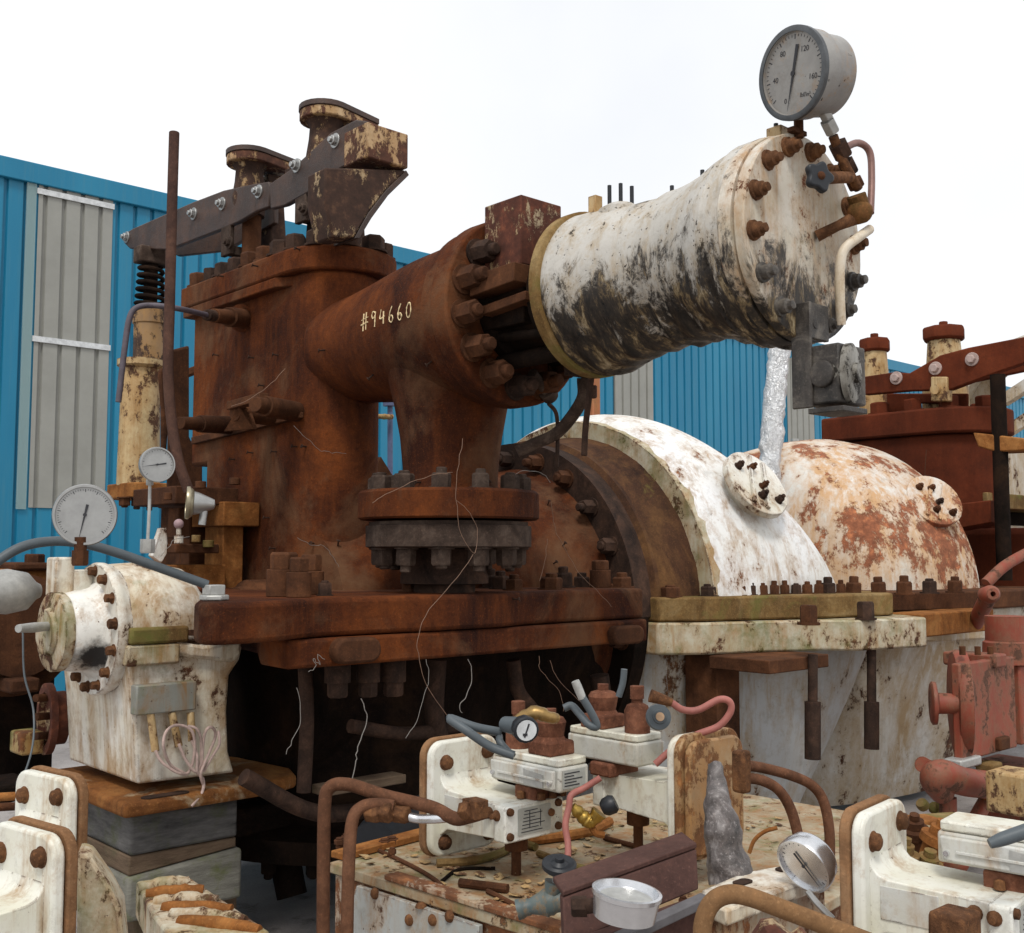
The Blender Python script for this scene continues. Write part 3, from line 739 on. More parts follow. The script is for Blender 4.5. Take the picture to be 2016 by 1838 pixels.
for i in range(14):
    a = 2 * math.pi * (i + .25) / 14
    p = V(XV + .305 * math.cos(a), YE, ZV + .025 + .305 * math.sin(a))
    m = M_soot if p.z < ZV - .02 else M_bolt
    b = B(); b.lathe(p + YA * .003, -YA, [(0, .036), (.012, .034), (.014, .026), (.036, .025), (.04, .016), (.055, .015), (.058, .0)], 12); Q(endc, 'bolt', b, m, disp=(.004, 30))
# studs on the top and small pads
for px, py, y_, h, m in ((1200, 392, 2.85, .085, M_black), (1222, 385, 2.82, .075, M_black), (1244, 392, 2.8, .08, M_black), (1323, 385, 2.66, .06, M_black), (1383, 358, 2.5, .07, M_black), (1528, 265, 2.12, .06, M_black), (1418, 335, 2.42, .03, M_black)):
    q = P(px, py, Y=y_); b = B(); b.cyl(q - ZA * .06, q + ZA * h * .62, .008, seg=10); Q(val, 'lagging_pin', b, m)
q = P(1172, 405, Y=2.9); b = B(); b.box((q.x - .02, 2.88, q.z - .04), (q.x + .02, 2.92, q.z + .035)); Q(val, 'pad', b, M_cream, bevel=.003)
q = P(1222, 402, Y=2.8); b = B(); b.lathe((q.x, 2.8, q.z - .06), ZA, [(0, .09), (.035, .085), (.055, .05)], 20); Q(val, 'top_boss', b, M_wrap)
q = P(1562, 262, Y=2.1); b = B(); b.box((q.x - .09, 2.09, q.z - .045), (q.x + .03, 2.15, q.z + .005)); Q(val, 'pad', b, M_cream, bevel=.004)
# yoke between the flange and the body
b = B(); b.lathe((XV, 3.5, ZV), -YA, [(0, .23), (.09, .23), (.11, .2), (.32, .2), (.34, .24), (.45, .24)], 36); Q(val, 'bonnet', b, M_dark)
M_yoke = paint('red rust block with flaking cream paint', (.45, .4, .28, 1), (.35, .25, .14, 1), amount=1.3, stain=.9, edge=.012, scale=4.2, rustc=(.095, .028, .015, 1), rough=.45, loc=(2, 1, 0))
b = B(); b.box((2.985, 3.215, 2.86), (3.215, 3.44, 3.145)); Q(val, 'yoke_block', b, M_yoke, bevel=.006)
b = B(); b.box((2.985, 3.2, 2.62), (3.2, 3.45, 2.858)); b.box((3.1, 3.06, 2.66), (3.4, 3.215, 3.0)); Q(val, 'yoke_arm', b, M_dark, bevel=.006)
pa, pb = P(927, 560, Y=3.46), P(1012, 540, Y=3.17)
b = B(); x_ = 2.9
pl = [P(924, 545, X=x_), P(1012, 515, X=x_), P(1012, 553, X=x_), P(924, 585, X=x_)]
b.prism(pl, (.1, 0, 0)); Q(val, 'guide_plate', b, M_rust2, bevel=.004)
b = B(); x_ = 2.93; pl = [P(948, 603, X=x_), P(1034, 572, X=x_), P(1034, 590, X=x_), P(948, 622, X=x_)]
b.prism(pl, (.25, 0, 0)); Q(val, 'guide_plate', b, M_rust2, bevel=.004)
b = B(); b.cyl(P(985, 665, Y=3.4), P(1075, 655, Y=3.1), .02, seg=14); Q(val, 'tie_rod', b, M_dark)
for xr, zr in ((3.1, 2.5), (3.4, 2.55), (3.4, 2.9)):
    b = B(); b.cyl((xr, 3.5, zr), (xr, 3.05, zr), .035, seg=14); Q(val, 'tie_rod', b, M_dark)
b = B(); p = P(1075, 770, Y=3.42); q = P(1048, 735, Y=3.38); b.cyl(q, p, .022, seg=14); b.cyl(p - (q - p).normalized() * .0, p + (p - q).normalized() * .05, .036, seg=14); Q(val, 'plug', b, M_iron)
for (pts, r, m) in (([(1148, 745, 3.2), (1145, 790, 3.22), (1100, 850, 3.4), (1050, 875, 3.5), (1018, 890, 3.55)], .027, M_iron),
                    ([(1080, 795, 3.4), (1095, 815, 3.4), (1098, 860, 3.42), (1096, 920, 3.42)], .009, M_rustd),
                    ([(1165, 735, 3.05), (1160, 780, 3.05), (1153, 840, 3.08), (1150, 897, 3.08)], .013, M_rustd)):
    b = B(); b.tube([P(a, c, Y=d) for a, c, d in pts], r, 12); Q(val, 'drain_tube', b, m)
q = P(1165, 760, Y=3.05); b = B(); b.hexa(q, -ZA, .022, .05); q = P(1148, 735, Y=3.15); b.box((q.x - .06, 3.1, q.z - .01), (q.x + .06, 3.2, q.z + .08)); Q(val, 'drain_fitting', b, M_rustd)
# limit switch box hanging under the end
box = T('switch_box', 'oily black square instrument box with round cover hanging under the white valve end', 'instrument box', P(1640, 815, Y=2.0))
b = B(); x0, x1 = P(1578, 700, Y=2.02).x, P(1606, 700, Y=2.02).x
zt, zb = P(1590, 600, Y=2.02).z, P(1590, 806, Y=2.02).z
b.box((x0, 1.985, zb), (x0 + .012, 2.06, zt)); b.box((x0 + .012, 1.99, zt - .12), (x0 + .12, 2.01, zt)); Q(box, 'bracket', b, M_soot, bevel=.004, disp=(.002, 30))
c = P(1643, 745, Y=1.97); h = .097
b = B(); b.box((x0 + .013, 1.89, c.z - h), (c.x + .06, 2.03, c.z + h)); bx = Q(box, 'housing', b, M_soot, bevel=.008)
b = B(); b.lathe(V(x0 + .013, 1.95, c.z), -XA, [(0, .045), (.012, .045), (.016, .035), (.018, 0)], 20); Q(box, 'side_cover', b, M_soot, bevel=.004)
M_sootl = paint('dirty pale round cover', (.3, .29, .26, 1), (.16, .15, .13, 1), amount=.8, stain=.3, edge=0, scale=9, rustc=(.03, .025, .02, 1), ochre=(.1, .09, .07, 1))
q = P(1680, 735, Y=1.88); n = V(.25, -1, 0).normalized()
b = B(); b.lathe(q - n * .05, n, [(0, .06), (.03, .06), (.032, .085), (.05, .085), (.056, .075), (.056, .03), (.07, .028), (.07, 0)], 32, fn=lambda p, h, r, t: p + ZA * (p.z - q.z) * .15); Q(box, 'round_cover', b, M_sootl)
b = B(); b.box((x0 + .0, 1.87, c.z - h - .03), (c.x + .03, 2.0, c.z - h - .012)); Q(box, 'lower_plate', b, M_soot, bevel=.003)
# piping on the end cover
gp = T('gauge_piping', 'rusty gauge cock with black star handwheel and copper tube on the white end cover', 'valve', P(1690, 430, Y=1.95))
def TB(par, name, pts, r, m, seg=12, n=6, **k):
    b = B(); b.tube([P(a, c, Y=d) for a, c, d in pts], r, seg, n, **k); return Q(par, name, b, m)
TB(gp, 'copper_tube', [(1662, 292, 1.98), (1690, 282, 1.98), (1712, 300, 1.97), (1716, 350, 1.96), (1714, 420, 1.94)], .0125, plain('dull copper', (.22, .12, .1, 1), .5, .3, .3, 20))
M_whitep = paint('white painted tube', (.72, .68, .6, 1), (.6, .5, .36, 1), amount=.35, stain=.4, edge=0, scale=9)
TB(gp, 'white_tube', [(1712, 452, 1.93), (1690, 468, 1.93), (1662, 492, 1.95), (1654, 530, 1.96), (1654, 590, 1.97), (1656, 640, 1.98)], .0165, M_whitep)
TB(gp, 'valve_body', [(1694, 425, 1.94), (1650, 445, 1.97), (1608, 466, 2.03)], [.026, .017, .02], M_bolt)
b = B(); b.ball(P(1692, 418, Y=1.93), .042); b.cyl(P(1686, 385, Y=1.93), P(1692, 405, Y=1.93), .032, seg=12); Q(gp, 'cock', b, rust('green brown cock', (.05, .035, .01, 1), (.16, .08, .03, 1), (.3, .12, .05, 1), 9, .2), disp=(.004, 20))
TB(gp, 'riser', [(1640, 268, 1.95), (1652, 300, 1.95), (1668, 335, 1.94), (1690, 372, 1.94)], .016, M_bolt)
for (px, py, r, h, m) in ((1624, 224, .022, .05, M_galv), (1634, 250, .026, .05, M_galv), (1655, 296, .034, .055, M_rustd), (1670, 330, .03, .05, M_rustd), (1684, 362, .03, .03, M_rust2)):
    q = P(px, py, Y=1.95); d = (P(px + 16, py + 32, Y=1.95) - q).normalized(); b = B(); b.hexa(q - d * h / 2, d, r, h); Q(gp, 'fitting', b, m, bevel=.002, sharp=30)
TB(gp, 'stem', [(1616, 352, 1.9), (1650, 350, 1.92), (1672, 350, 1.94)], .02, M_bolt)
q = P(1607, 352, Y=1.885); n = V(-.35, -.93, .05).normalized()
b = B(); u, v = frame(n)
pts = []
for i in range(50):
    a = 2 * math.pi * i / 50; r = .046 + .0065 * math.cos(5 * a); pts.append(q + (u * math.cos(a) + v * math.sin(a)) * r)
b.prism(pts, n * .026); hw = Q(gp, 'handwheel', b, M_black, bevel=.007, seg=3)
b = B(); b.dome(q + n * .026, n, .014, .01); Q(hw, 'nut', b, M_rust2)
# ================================================================== gauges
def gauge(name, label, c, n, R, depth, par=None, case=M_steel, face=M_face, up=ZA, needle=(200, 1.0), marks=40, nums=None, rim=None, group=None, back=1.0, tail=.5, words=()):
    n = n.normalized(); u = up.cross(n).normalized(); v = n.cross(u)      # u: right on the dial seen from outside, v: up
    t = T(name, label, 'gauge', c - v * R, group)
    b = B(); b.lathe(c - n * depth, n, [(0, R * .55 * back), (.004, R * .80 * back), (.012, R * .9 * back), (depth * .55, R * .93), (depth * .56, R * .98), (depth - .006, R), (depth, R * .97), (depth, R * .9), (depth - .008, R * .89)], 56)
    Q(t, 'case', b, case)
    b = B(); b.lathe(c - n * .012, n, [(0, R * .93), (.0035, R * .9), (.0035, 0)], 48, cap=False); f = Q(t, 'dial', b, face)
    o = c - n * .0078
    b = B()
    for i in range(marks + 1):
        a = math.radians(225 - 270 * i / marks) if marks else 0
        d = u * math.cos(a) + v * math.sin(a); e = n.cross(d)
        L = .1 if i % 5 == 0 else .055; w = R * (.012 if i % 5 == 0 else .007)
        b.obox(o + d * R * (.84 - L / 2), d * R * L / 2, e * w, n * .0004)
    Q(f, 'scale_marks', b, M_ink)
    a = math.radians(needle[0]); d = u * math.cos(a) + v * math.sin(a); e = n.cross(d)
    b = B(); q = o + n * .003
    b.prism([q - e * R * .03, q + d * R * .82 * needle[1], q + e * R * .03, q - d * R * tail + e * R * .045, q - d * R * tail - e * R * .045], n * .001)
    b.cyl(q, q + n * .003, R * .06, seg=14); Q(f, 'needle', b, M_ink)
    if nums:
        for s, ang, rad, size in nums:
            txt(f, s, o + (u * math.cos(math.radians(ang)) + v * math.sin(math.radians(ang))) * R * rad + n * .0006, u, v, size * R, M_ink)
    return t
def txt(par, s, c, u, v, size, mat, name='lettering'):
    cu = bpy.data.curves.new('t', 'FONT'); cu.body = s; cu.size = size; cu.align_x = 'CENTER'; cu.align_y = 'CENTER'; cu.extrude = .0002
    o = bpy.data.objects.new('t', cu); COL.objects.link(o)
    dg = bpy.context.evaluated_depsgraph_get(); me = bpy.data.meshes.new_from_object(o.evaluated_get(dg))
    n = u.cross(v); M = Matrix.Translation(c) @ Matrix((u, v, n)).transposed().to_4x4()
    me.transform(Matrix.Translation(-W(par)) @ M)
    bpy.data.objects.remove(o); bpy.data.curves.remove(cu)
    me.materials.clear(); me.materials.append(mat); me.name = name
    r = bpy.data.objects.new(name, me); COL.objects.link(r); 
    root = par if par.parent is None else par
    r.parent = root; ROOTLOC[r.name] = W(par); return r
c = P(1559, 145, Y=1.98)
n = V(-.96, .20, -.15).normalized()
M_case = paint('dull grey gauge case', (.3, .29, .27, 1), (.2, .19, .18, 1), amount=.3, stain=.3, edge=0, scale=9, rough=.4, rustc=(.03, .026, .02, 1), spec=.6)
gt = gauge('pressure_gauge', 'large round dial gauge in deep grey case topping the white valve end', c, n, .145, .17, case=M_case, needle=(261, 1.0), marks=40, tail=.62, up=V(.0, -.24, 1),
      nums=[('40', 190, .56, .17), ('80', 128, .58, .17), ('120', 58, .58, .17), ('160', -12, .6, .17), ('0', 250, .62, .16), ('lbf/in\u00b2', -52, .62, .14)])
b = B(); nn = n; b.lathe(c - nn * .012, nn, [(0, .140), (0, .149), (.014, .149), (.016, .143), (.016, .131), (.0, .131)], 56); Q(gt, 'bezel', b, plain('dark steel bezel', (.1, .105, .11, 1), .4, .6))
b = B(); q = P(1572, 232, Y=2.03); b.cyl(q + ZA * .03, q - ZA * .07, .016, seg=12); b.box((q.x - .05, q.y - .012, q.z - .06), (q.x + .03, q.y + .012, q.z - .045)); Q(gt, 'support', b, M_rust2)
c = P(167, 1014, Y=3.60); n = (CAMP - c); n.z = 0
gt = gauge('pressure_gauge', 'round white dial gauge with rust spots standing on the left bearing housing', c, n.normalized() + V(-.05, 0, 0), 61 * (c - CAMP).dot(_f) / 2190, .05, face=M_face2, case=M_steel, needle=(258, 1.05), marks=50, tail=.34)
b = B(); q = P(158, 1070, Y=3.62); b.cyl(q + ZA * .02, P(158, 1110, Y=3.62), .02, seg=14); b.hexa(P(158, 1084, Y=3.62), -ZA, .026, .05); Q(gt, 'stem', b, M_rust2)
c = P(311, 915, Y=3.75); n = (CAMP - c); n.z = 0; n = n.normalized() + _r * .32
gt = gauge('thermometer', 'small round steel dial thermometer on a thin upright stem', c, n, 35 * (c - CAMP).dot(_f) / 2190, .055, case=M_steel, needle=(190, 1), marks=24, tail=.5)
b = B(); b.tube([P(295, 950, Y=3.8), P(294, 1000, Y=3.8), P(291, 1062, Y=3.8)], .006, 8); b.hexa(P(295, 945, Y=3.8), -ZA, .013, .02); b.hexa(P(291, 1062, Y=3.8), -ZA, .026, .05); Q(gt, 'stem', b, M_galv)
c = P(366, 990, Y=3.9); n = V(-.93, .42, .05)
gt = gauge('thermometer', 'brass coloured dial thermometer turned away, seen from its edge and conical back', c, n, .062, .03, case=plain('dull brass', (.33, .29, .2, 1), .35, .7, .2), needle=(100, 1), marks=0)
n = n.normalized()
b = B(); b.lathe(c - n * .028, -n, [(0, .045), (.02, .04), (.075, .018), (.08, 0)], 24); b.cyl(c - n * .07, c - n * .06 - ZA * .08, .014, seg=10); Q(gt, 'back_cone', b, M_steel)
for s in (.5, .8):
    pass
# ================================================================== lever gear on the steam chest
lev = T('valve_lever_gear', 'dark steel lifting levers with bolted joints over the tall steam chest', 'lever gear', (XV, 5.2, 3.24))
def bolthead(par, p, n, r, m=M_steel):
    n = n.normalized(); b = B(); b.cyl(p - n * .004, p + n * .008, r * 1.45, seg=20); b.hexa(p + n * .0079, n, r, r * .8, rot=.4); b.cyl(p + n * (.008 + r * .78), p + n * (.008 + r * 1.3), r * .55, seg=12); Q(par, 'bolt', b, m, bevel=.002, sharp=30)
def leverplate(x, up, lo, th, name):
    b = B(); pts = [P(a, c, X=x) for a, c in up] + [P(a, c, X=x) for a, c in lo[::-1]]
    b.prism(pts, (th, 0, 0)); return Q(lev, name, b, M_lever, bevel=.007)
XL = 3.07
lv = leverplate(XL, [(245, 460), (262, 450), (380, 398), (440, 375), (500, 362), (528, 358), (531, 370)], [(243, 478), (255, 490), (330, 492), (440, 450), (470, 437), (505, 416), (528, 408)], .035, 'lever_bar')
lv2 = leverplate(XL - .002, [(530, 363), (570, 335), (610, 300), (650, 262), (700, 236), (718, 238)], [(532, 412), (560, 405), (610, 377), (650, 345), (672, 330), (716, 310)], .035, 'lever_bar')
lv3 = leverplate(XL + .22, [(330, 420), (440, 402), (540, 380)], [(325, 492), (350, 505), (440, 495), (540, 440)], .03, 'lever_bar')
lv4 = leverplate(XL + .22, [(560, 335), (640, 292), (700, 250)], [(560, 400), (640, 375), (705, 330)], .03, 'lever_bar')
for px, py in ((250, 468), (382, 422), (438, 402), (510, 378), (585, 327), (661, 278)): bolthead(lev, P(px, py, X=XL - .001), -XA, .027)
# cross block at the right end and its bracket leg
xa = XL - .005
b = B(); p0, p1 = P(700, 238, X=xa), P(722, 313, X=xa)
y0, y1 = P(716, 270, X=xa).y, P(690, 270, X=xa).y
ztop, zbot = P(716, 243, X=xa).z, P(716, 312, X=xa).z
xb = P(804, 290, Y=y0 - .03).x
b.box((xa, y0 - .03, zbot), (xb, y1 + .06, ztop)); M_blk = paint('flaking cream on rust block', (.5, .36, .2, 1), (.42, .25, .13, 1), amount=1.1, stain=.9, edge=.015, scale=5, rustc=(.09, .035, .02, 1)); Q(lev, 'cross_block', b, M_blk, bevel=.008)
ym = y0 - .005
def postP(px, py, Y): return P(px, py, Y=Y)
b = B(); b.prism([P(640, 330, Y=ym), P(800, 335, Y=ym), P(760, 375, Y=ym), P(725, 420, Y=ym), P(698, 468, Y=ym), P(655, 468, Y=ym), P(640, 400, Y=ym)], (0, .16, 0)); M_leg = paint('cream and rust bracket leg', (.42, .36, .24, 1), (.3, .2, .1, 1), amount=1.3, stain=1, edge=.012, scale=4, rustc=(.05, .024, .015, 1)); Q(lev, 'bracket_leg', b, M_leg, bevel=.01)
b = B(); b.prism([P(800, 335, Y=ym), P(806, 345, Y=ym), P(765, 385, Y=ym), P(732, 430, Y=ym), P(708, 470, Y=ym), P(698, 470, Y=ym), P(725, 420, Y=ym), P(760, 375, Y=ym)], (0, .2, 0)); Q(lev, 'bracket_rib', b, M_lever, bevel=.004)
# guide posts with capped heads
for (px, pyt, pyb, y_, xo, r) in ((640, 232, 300, 4.95, .1, .15), (492, 318, 372, 5.75, .1, .15)):
    q = P(px, pyt, Y=y_); R = .115
    t_ = q.z
    b = B(); b.lathe((q.x, y_, t_ - .33), ZA, [(0, .09), (.1, .1), (.2, .085), (.27, .08), (.3, .1)], 28); Q(lev, 'post_head', b, M_leg)
    b = B()
    def cap(z0, h, g):
        pts = [(q.x + g * math.cos(a_), y_ + g * math.sin(a_), z0) for a_ in [math.radians(t) for t in range(100, 281, 15)]]
        pts += [(q.x + .30, y_ - .55 * g, z0), (q.x + .30, y_ + .55 * g, z0)]
        b.prism(pts, (0, 0, h))
    cap(t_ - .03, .05, .135); Q(lev, 'post_cap', b, M_blk, bevel=.006)
    b = B(); cap(t_ + .021, .03, .14); b.hexa((q.x - .02, y_, t_ + .05), ZA, .03, .03); Q(lev, 'cap_plate', b, M_lever, bevel=.005)
    b = B(); b.cyl((q.x + .02, y_, 3.23), (q.x + .02, y_, t_ - .32), .055, seg=24); Q(lev, 'post', b, M_rust2)
    b = B(); b.bar((q.x + .22, y_ + .05, 3.23), (q.x + .16, y_ + .05, t_ - .05), .14, .1); Q(lev, 'post_web', b, M_leg, bevel=.008)
for (px, a, c, dd) in ((452, 448, 505, 478), (600, 378, 440, 411)):
    x = XL + .03
    p = P(px, c, X=x); t_ = P(px, a, X=x); w = .055
    b = B(); b.box((x - .03, p.y - w, p.z), (x + .0, p.y + w, t_.z)); b.box((x + .11, p.y - w, p.z), (x + .14, p.y + w, t_.z)); b.box((x + .001, p.y - w * .6, p.z + .005), (x + .109, p.y + w * .6, p.z + .06)); Q(lev, 'link_clevis', b, M_iron, bevel=.005)
    bolthead(lev, P(px, dd, X=x - .031), -XA, .026, M_iron)
    b = B(); b.cyl((x + .05, p.y, 3.2), (x + .05, p.y, p.z + .03), .045, .03, seg=18); Q(lev, 'valve_spindle', b, M_dark)
# clevis under the left end of the lever and the servo column
srv = T('servo_column', 'spring topped rusty cream servo cylinder standing left of the steam chest', 'actuator', P(285, 990, Y=6.95))
YS = 6.93
def zy(py): return P(290, py, Y=YS).z
xs = P(293, 700, Y=YS).x
b = B(); b.box((xs - .1, YS - .06, zy(520)), (xs + .12, YS + .06, zy(488))); Q(srv, 'top_clevis', b, M_iron, bevel=.01)
b = B(); hel = []
for i in range(0, 6 * 16 + 1):
    a = 2 * math.pi * i / 16; f = i / 96
    hel.append(V(xs + (.072 + .02 * f) * math.cos(a), YS + (.072 + .02 * f) * math.sin(a), zy(522) + (zy(606) - zy(522)) * f))
b.tube(hel, .014, 8, 1); Q(srv, 'spring', b, M_dark)
b = B(); b.cyl((xs, YS, zy(522)), (xs, YS, zy(606)), .045, seg=18); Q(srv, 'spindle', b, M_dark)
b = B(); b.lathe((xs, YS, zy(712)), ZA, [(0, .1), (zy(640) - zy(712), .1), (zy(638) - zy(712), .108), (zy(606) - zy(712), .108), (zy(604) - zy(712), .09)], 32); Q(srv, 'upper_cylinder', b, paint('brown and ochre cylinder', (.35, .22, .1, 1), (.2, .12, .06, 1), amount=.95, stain=.8, edge=0, scale=4, rustc=(.06, .035, .025, 1)))
b = B(); b.lathe((xs - .05, YS, zy(958)), ZA, [(0, .135), (zy(730) - zy(958), .12), (zy(724) - zy(958), .15), (zy(712) - zy(958), .15)], 32); Q(srv, 'lower_cylinder', b, M_cream)
b = B(); q0 = P(232, 960, Y=YS); q1 = P(360, 960, Y=YS); slab(b, V((q0.x + q1.x) / 2, YS, zy(984)), XA, YA, q1.x - q0.x, .5, .1, zy(955) - zy(984)); Q(srv, 'base_flange', b, M_orange, bevel=.008)
for i, px in enumerate((245, 270, 295, 318)): 
    q = P(px, 984, Y=YS - .2); nut(srv, (q.x, YS - .2, zy(984)), -ZA, .035, .05, M_rust2)
b = B(); b.box((xs + .2, YS - .1, 1.3), (xs + .6, YS + .2, zy(985) - .002)); b.bar((xs + .1, YS, zy(750)), (xs + .5, YS - .3, zy(690)), .06, .05); Q(srv, 'bracket', b, M_rust2, bevel=.01)
b = B(); b.prism([P(312, 730, Y=6.3), P(336, 715, Y=6.3), P(336, 790, Y=6.3), P(329, 900, Y=6.3), P(318, 890, Y=6.3), P(318, 800, Y=6.3)], (0, .03, 0)); b.prism([P(335, 690, Y=6.2), P(374, 680, Y=6.2), P(374, 860, Y=6.2), P(400, 915, Y=6.2), P(400, 975, Y=6.2), P(330, 975, Y=6.2)], (0, .03, 0)); Q(srv, 'side_housing', b, M_rust2, bevel=.02)
# lone upright pipe and the thin instrument tube
TBL = lambda pts: [P(a, c, Y=d) for a, c, d in pts]
b = B(); b.tube(TBL([(343, 262, 4.75), (339, 400, 4.72), (334, 600, 4.7), (331, 730, 4.68), (338, 830, 4.66), (352, 910, 4.62), (372, 968, 4.6)]), .0235, 16); b2 = b
S('upright_pipe', b, rust('pipe brown', (.045, .026, .022, 1), (.085, .045, .034, 1), (.14, .075, .05, 1), 3, .3), 'tall thin rusty pipe rising past the left end of the lever, bent at its foot', 'pipe', P(372, 968, Y=4.6))
bb = V(0, 0, 0)
p0 = P(484, 628, X=X0 + .01); p1 = P(420, 622, X=X0 - .3); pe = p0 + (p1 - p0) * 1.18
b = B(); b.tube([pe, P(350, 608, Y=4.9), P(300, 602, Y=4.95), P(268, 607, Y=4.95), (P(254, 630, Y=4.95)), P(245, 690, Y=4.95), P(233, 792, Y=4.95)], .0135, 10)
S('sensor_cable', b, plain('blue grey conduit', (.085, .07, .085, 1), .6), 'thin bent conduit leaving the upper boss on the chest side and hanging down', 'conduit', pe)
# ================================================================== bearing pedestal at the left end of the shaft
ped = T('bearing_pedestal', 'white rust streaked bearing pedestal with round bolted end cover, set on stacked timber', 'bearing housing', (2.15, 4.85, .66))
xl, yf, YP = 1.90, 4.40, 4.66
def pv(px, py, y=yf): return P(px, py, Y=y)
b = B(); pts = [pv(251, 1290), pv(470, 1262), pv(478, 1275), pv(472, 1300), pv(452, 1330), pv(447, 1400), pv(450, 1480), pv(462, 1522), pv(270, 1545), pv(262, 1400)]
b.prism(pts, (0, .72, 0)); pb = Q(ped, 'housing', b, M_whitey, bevel=.012, disp=(.0, 3))
x2 = pv(470, 1300).x
b = B(); b.box((xl + .0, yf - .035, 1.245), (pv(350, 1200).x, 5.12, 1.33)); Q(ped, 'lower_flange', b, M_whitem, bevel=.01)
b = B(); b.box((xl + .01, yf - .04, 1.332), (pv(366, 1200).x, 5.12, 1.40)); Q(ped, 'upper_flange', b, M_moss, bevel=.012)
b = B(); b.prism([pv(348, 1262, yf - .03), pv(400, 1272, yf - .03), pv(476, 1262, yf - .03), pv(476, 1290, yf - .03), pv(460, 1305, yf - .03), pv(372, 1296, yf - .03), pv(350, 1285, yf - .03)], (0, .3, 0)); Q(ped, 'shoulder', b, M_whitey, bevel=.014)
b = B(); b.lathe((xl + .0, YP, 1.38), XA, [(0, .1), (0, .27), (.12, .28), (.2, .285), (.34, .25), (.42, .18), (.44, .1)], 48, a0=0, a1=math.pi, up=ZA); Q(ped, 'top_cover', b, M_whitey, disp=(.006, 6))
b = B(); b.lathe((xl - .03, YP, 1.385), XA, [(0, .1), (0, .27), (.012, .277), (.035, .277), (.045, .27), (.06, .27), (.062, .1)], 56); Q(ped, 'end_flange', b, M_white, disp=(.004, 8))
M_dcap = paint('white end cover with black greasy patch', (.78, .77, .73, 1), (.7, .68, .62, 1), amount=.42, stain=.4, edge=0, scale=4, rough=.35, blob=(tuple(P(186, 1290, Y=4.53) - V(2.15, 4.85, .66)), .085))
b = B(); b.lathe((xl - .031, YP, 1.38), -XA, [(0, .2), (.02, .18), (.05, .172), (.09, .166), (.125, .158), (.13, .152)], 44, cap=False); cc = Q(ped, 'end_cover', b, M_dcap, disp=(.004, 7))
b = B(); b.lathe((xl - .158, YP, 1.38), -XA, [(0, .154), (.0, .162), (.04, .162), (.045, .15), (.05, .1), (.07, .09), (.073, 0)], 40); cr_ = Q(ped, 'end_ring', b, M_whitem, disp=(.004, 10))
for i in range(14):
    a = 2 * math.pi * (i + .3) / 14
    p = V(xl - .031, YP - .242 * math.cos(a), 1.385 + .242 * math.sin(a)); nut(ped, p, -XA, .02, .028, M_bolt, name='bolt', stud=False)
TB(ped, 'probe', [(36, 1238, 4.5), (66, 1236, 4.55), (100, 1233, 4.62)], [.016, .02, .018], M_galv)
b = B(); c = P(122, 1140, Y=4.72); b.box((c.x - .05, c.y - .06, c.z - .075), (c.x + .03, c.y + .05, c.z + .09)); Q(ped, 'lug', b, M_whitey, bevel=.01, disp=(.003, 20))
b = B(); c = P(158, 1143, Y=4.7); b.cyl(c - ZA * .07, c + ZA * .045, .055, seg=20); Q(ped, 'cap_boss', b, M_white, bevel=.005)
b = B(); c0 = P(158, 1070, Y=4.78); 
c = P(327, 1374, Y=yf - .05); w = (P(388, 1374, Y=yf - .05) - P(270, 1374, Y=yf - .05)).x
b = B(); b.box((c.x - w / 2, yf - .06, c.z - .06), (c.x + w / 2, yf + .0, c.z + .058)); jb = Q(ped, 'terminal_box', b, paint('zinc box with rust run', (.27, .28, .26, 1), (.2, .2, .17, 1), amount=.3, stain=.9, moss=.8, edge=0, scale=5, ochre=(.25, .13, .04, 1)), bevel=.006)
for i, (a, y0_, bb, y1_) in enumerate(((296, 1403, 306, 1480), (338, 1403, 352, 1470), (375, 1403, 378, 1460))):
    TB(jb, 'conduit', [(a, y0_, 4.36), ((a + bb) / 2, (y0_ + y1_) / 2, 4.35), (bb, y1_, 4.34)], .016, M_cream)
M_wire = plain('stripped pinkish wire', (.45, .33, .29, 1), .6, 0, .35, 30)
for pts in ([(306, 1478), (318, 1500), (350, 1522), (372, 1520), (383, 1480), (378, 1440), (350, 1428), (328, 1440), (322, 1470), (335, 1505), (365, 1524)],
            [(352, 1465), (365, 1495), (385, 1520), (395, 1500), (396, 1460), (388, 1436), (370, 1430)], [(378, 1458), (388, 1490), (388, 1520), (400, 1535), (398, 1560), (377, 1588)],
            [(400, 1520), (418, 1490), (432, 1465), (430, 1440)], [(396, 1520), (402, 1450), (415, 1432), (424, 1450), (404, 1500), (395, 1525), (400, 1545)]):
    b = B(); b.tube([P(a, c_, Y=4.31 - .01 * (i % 3)) for i, (a, c_) in enumerate(pts)], .0062, 8); Q(jb, 'wire', b, M_wire)
b = B(); b.prism([V(xl - .03, yf - .11, .665), V(2.52, yf - .11, .665), V(2.68, yf - .05, .665), V(2.74, yf + .1, .665), V(2.7, yf + .5, .665), V(2.6, 5.2, .665), V(xl - .03, 5.2, .665)], (0, 0, .06)); Q(ped, 'base_plate', b, rust('bright rust base', (.09, .035, .014, 1), (.24, .095, .028, 1), (.38, .18, .06, 1), 3, .6, patch=((.42, .36, .24, 1), .55, .68, 2.2)), bevel=.018, seg=3)
q = P(322, 1530, Y=yf - .05); b = B(); slab(b, V(q.x, yf - .07, .7255), XA, YA, .2, .055, .026, .004); Q(ped, 'slot', b, M_rustd)
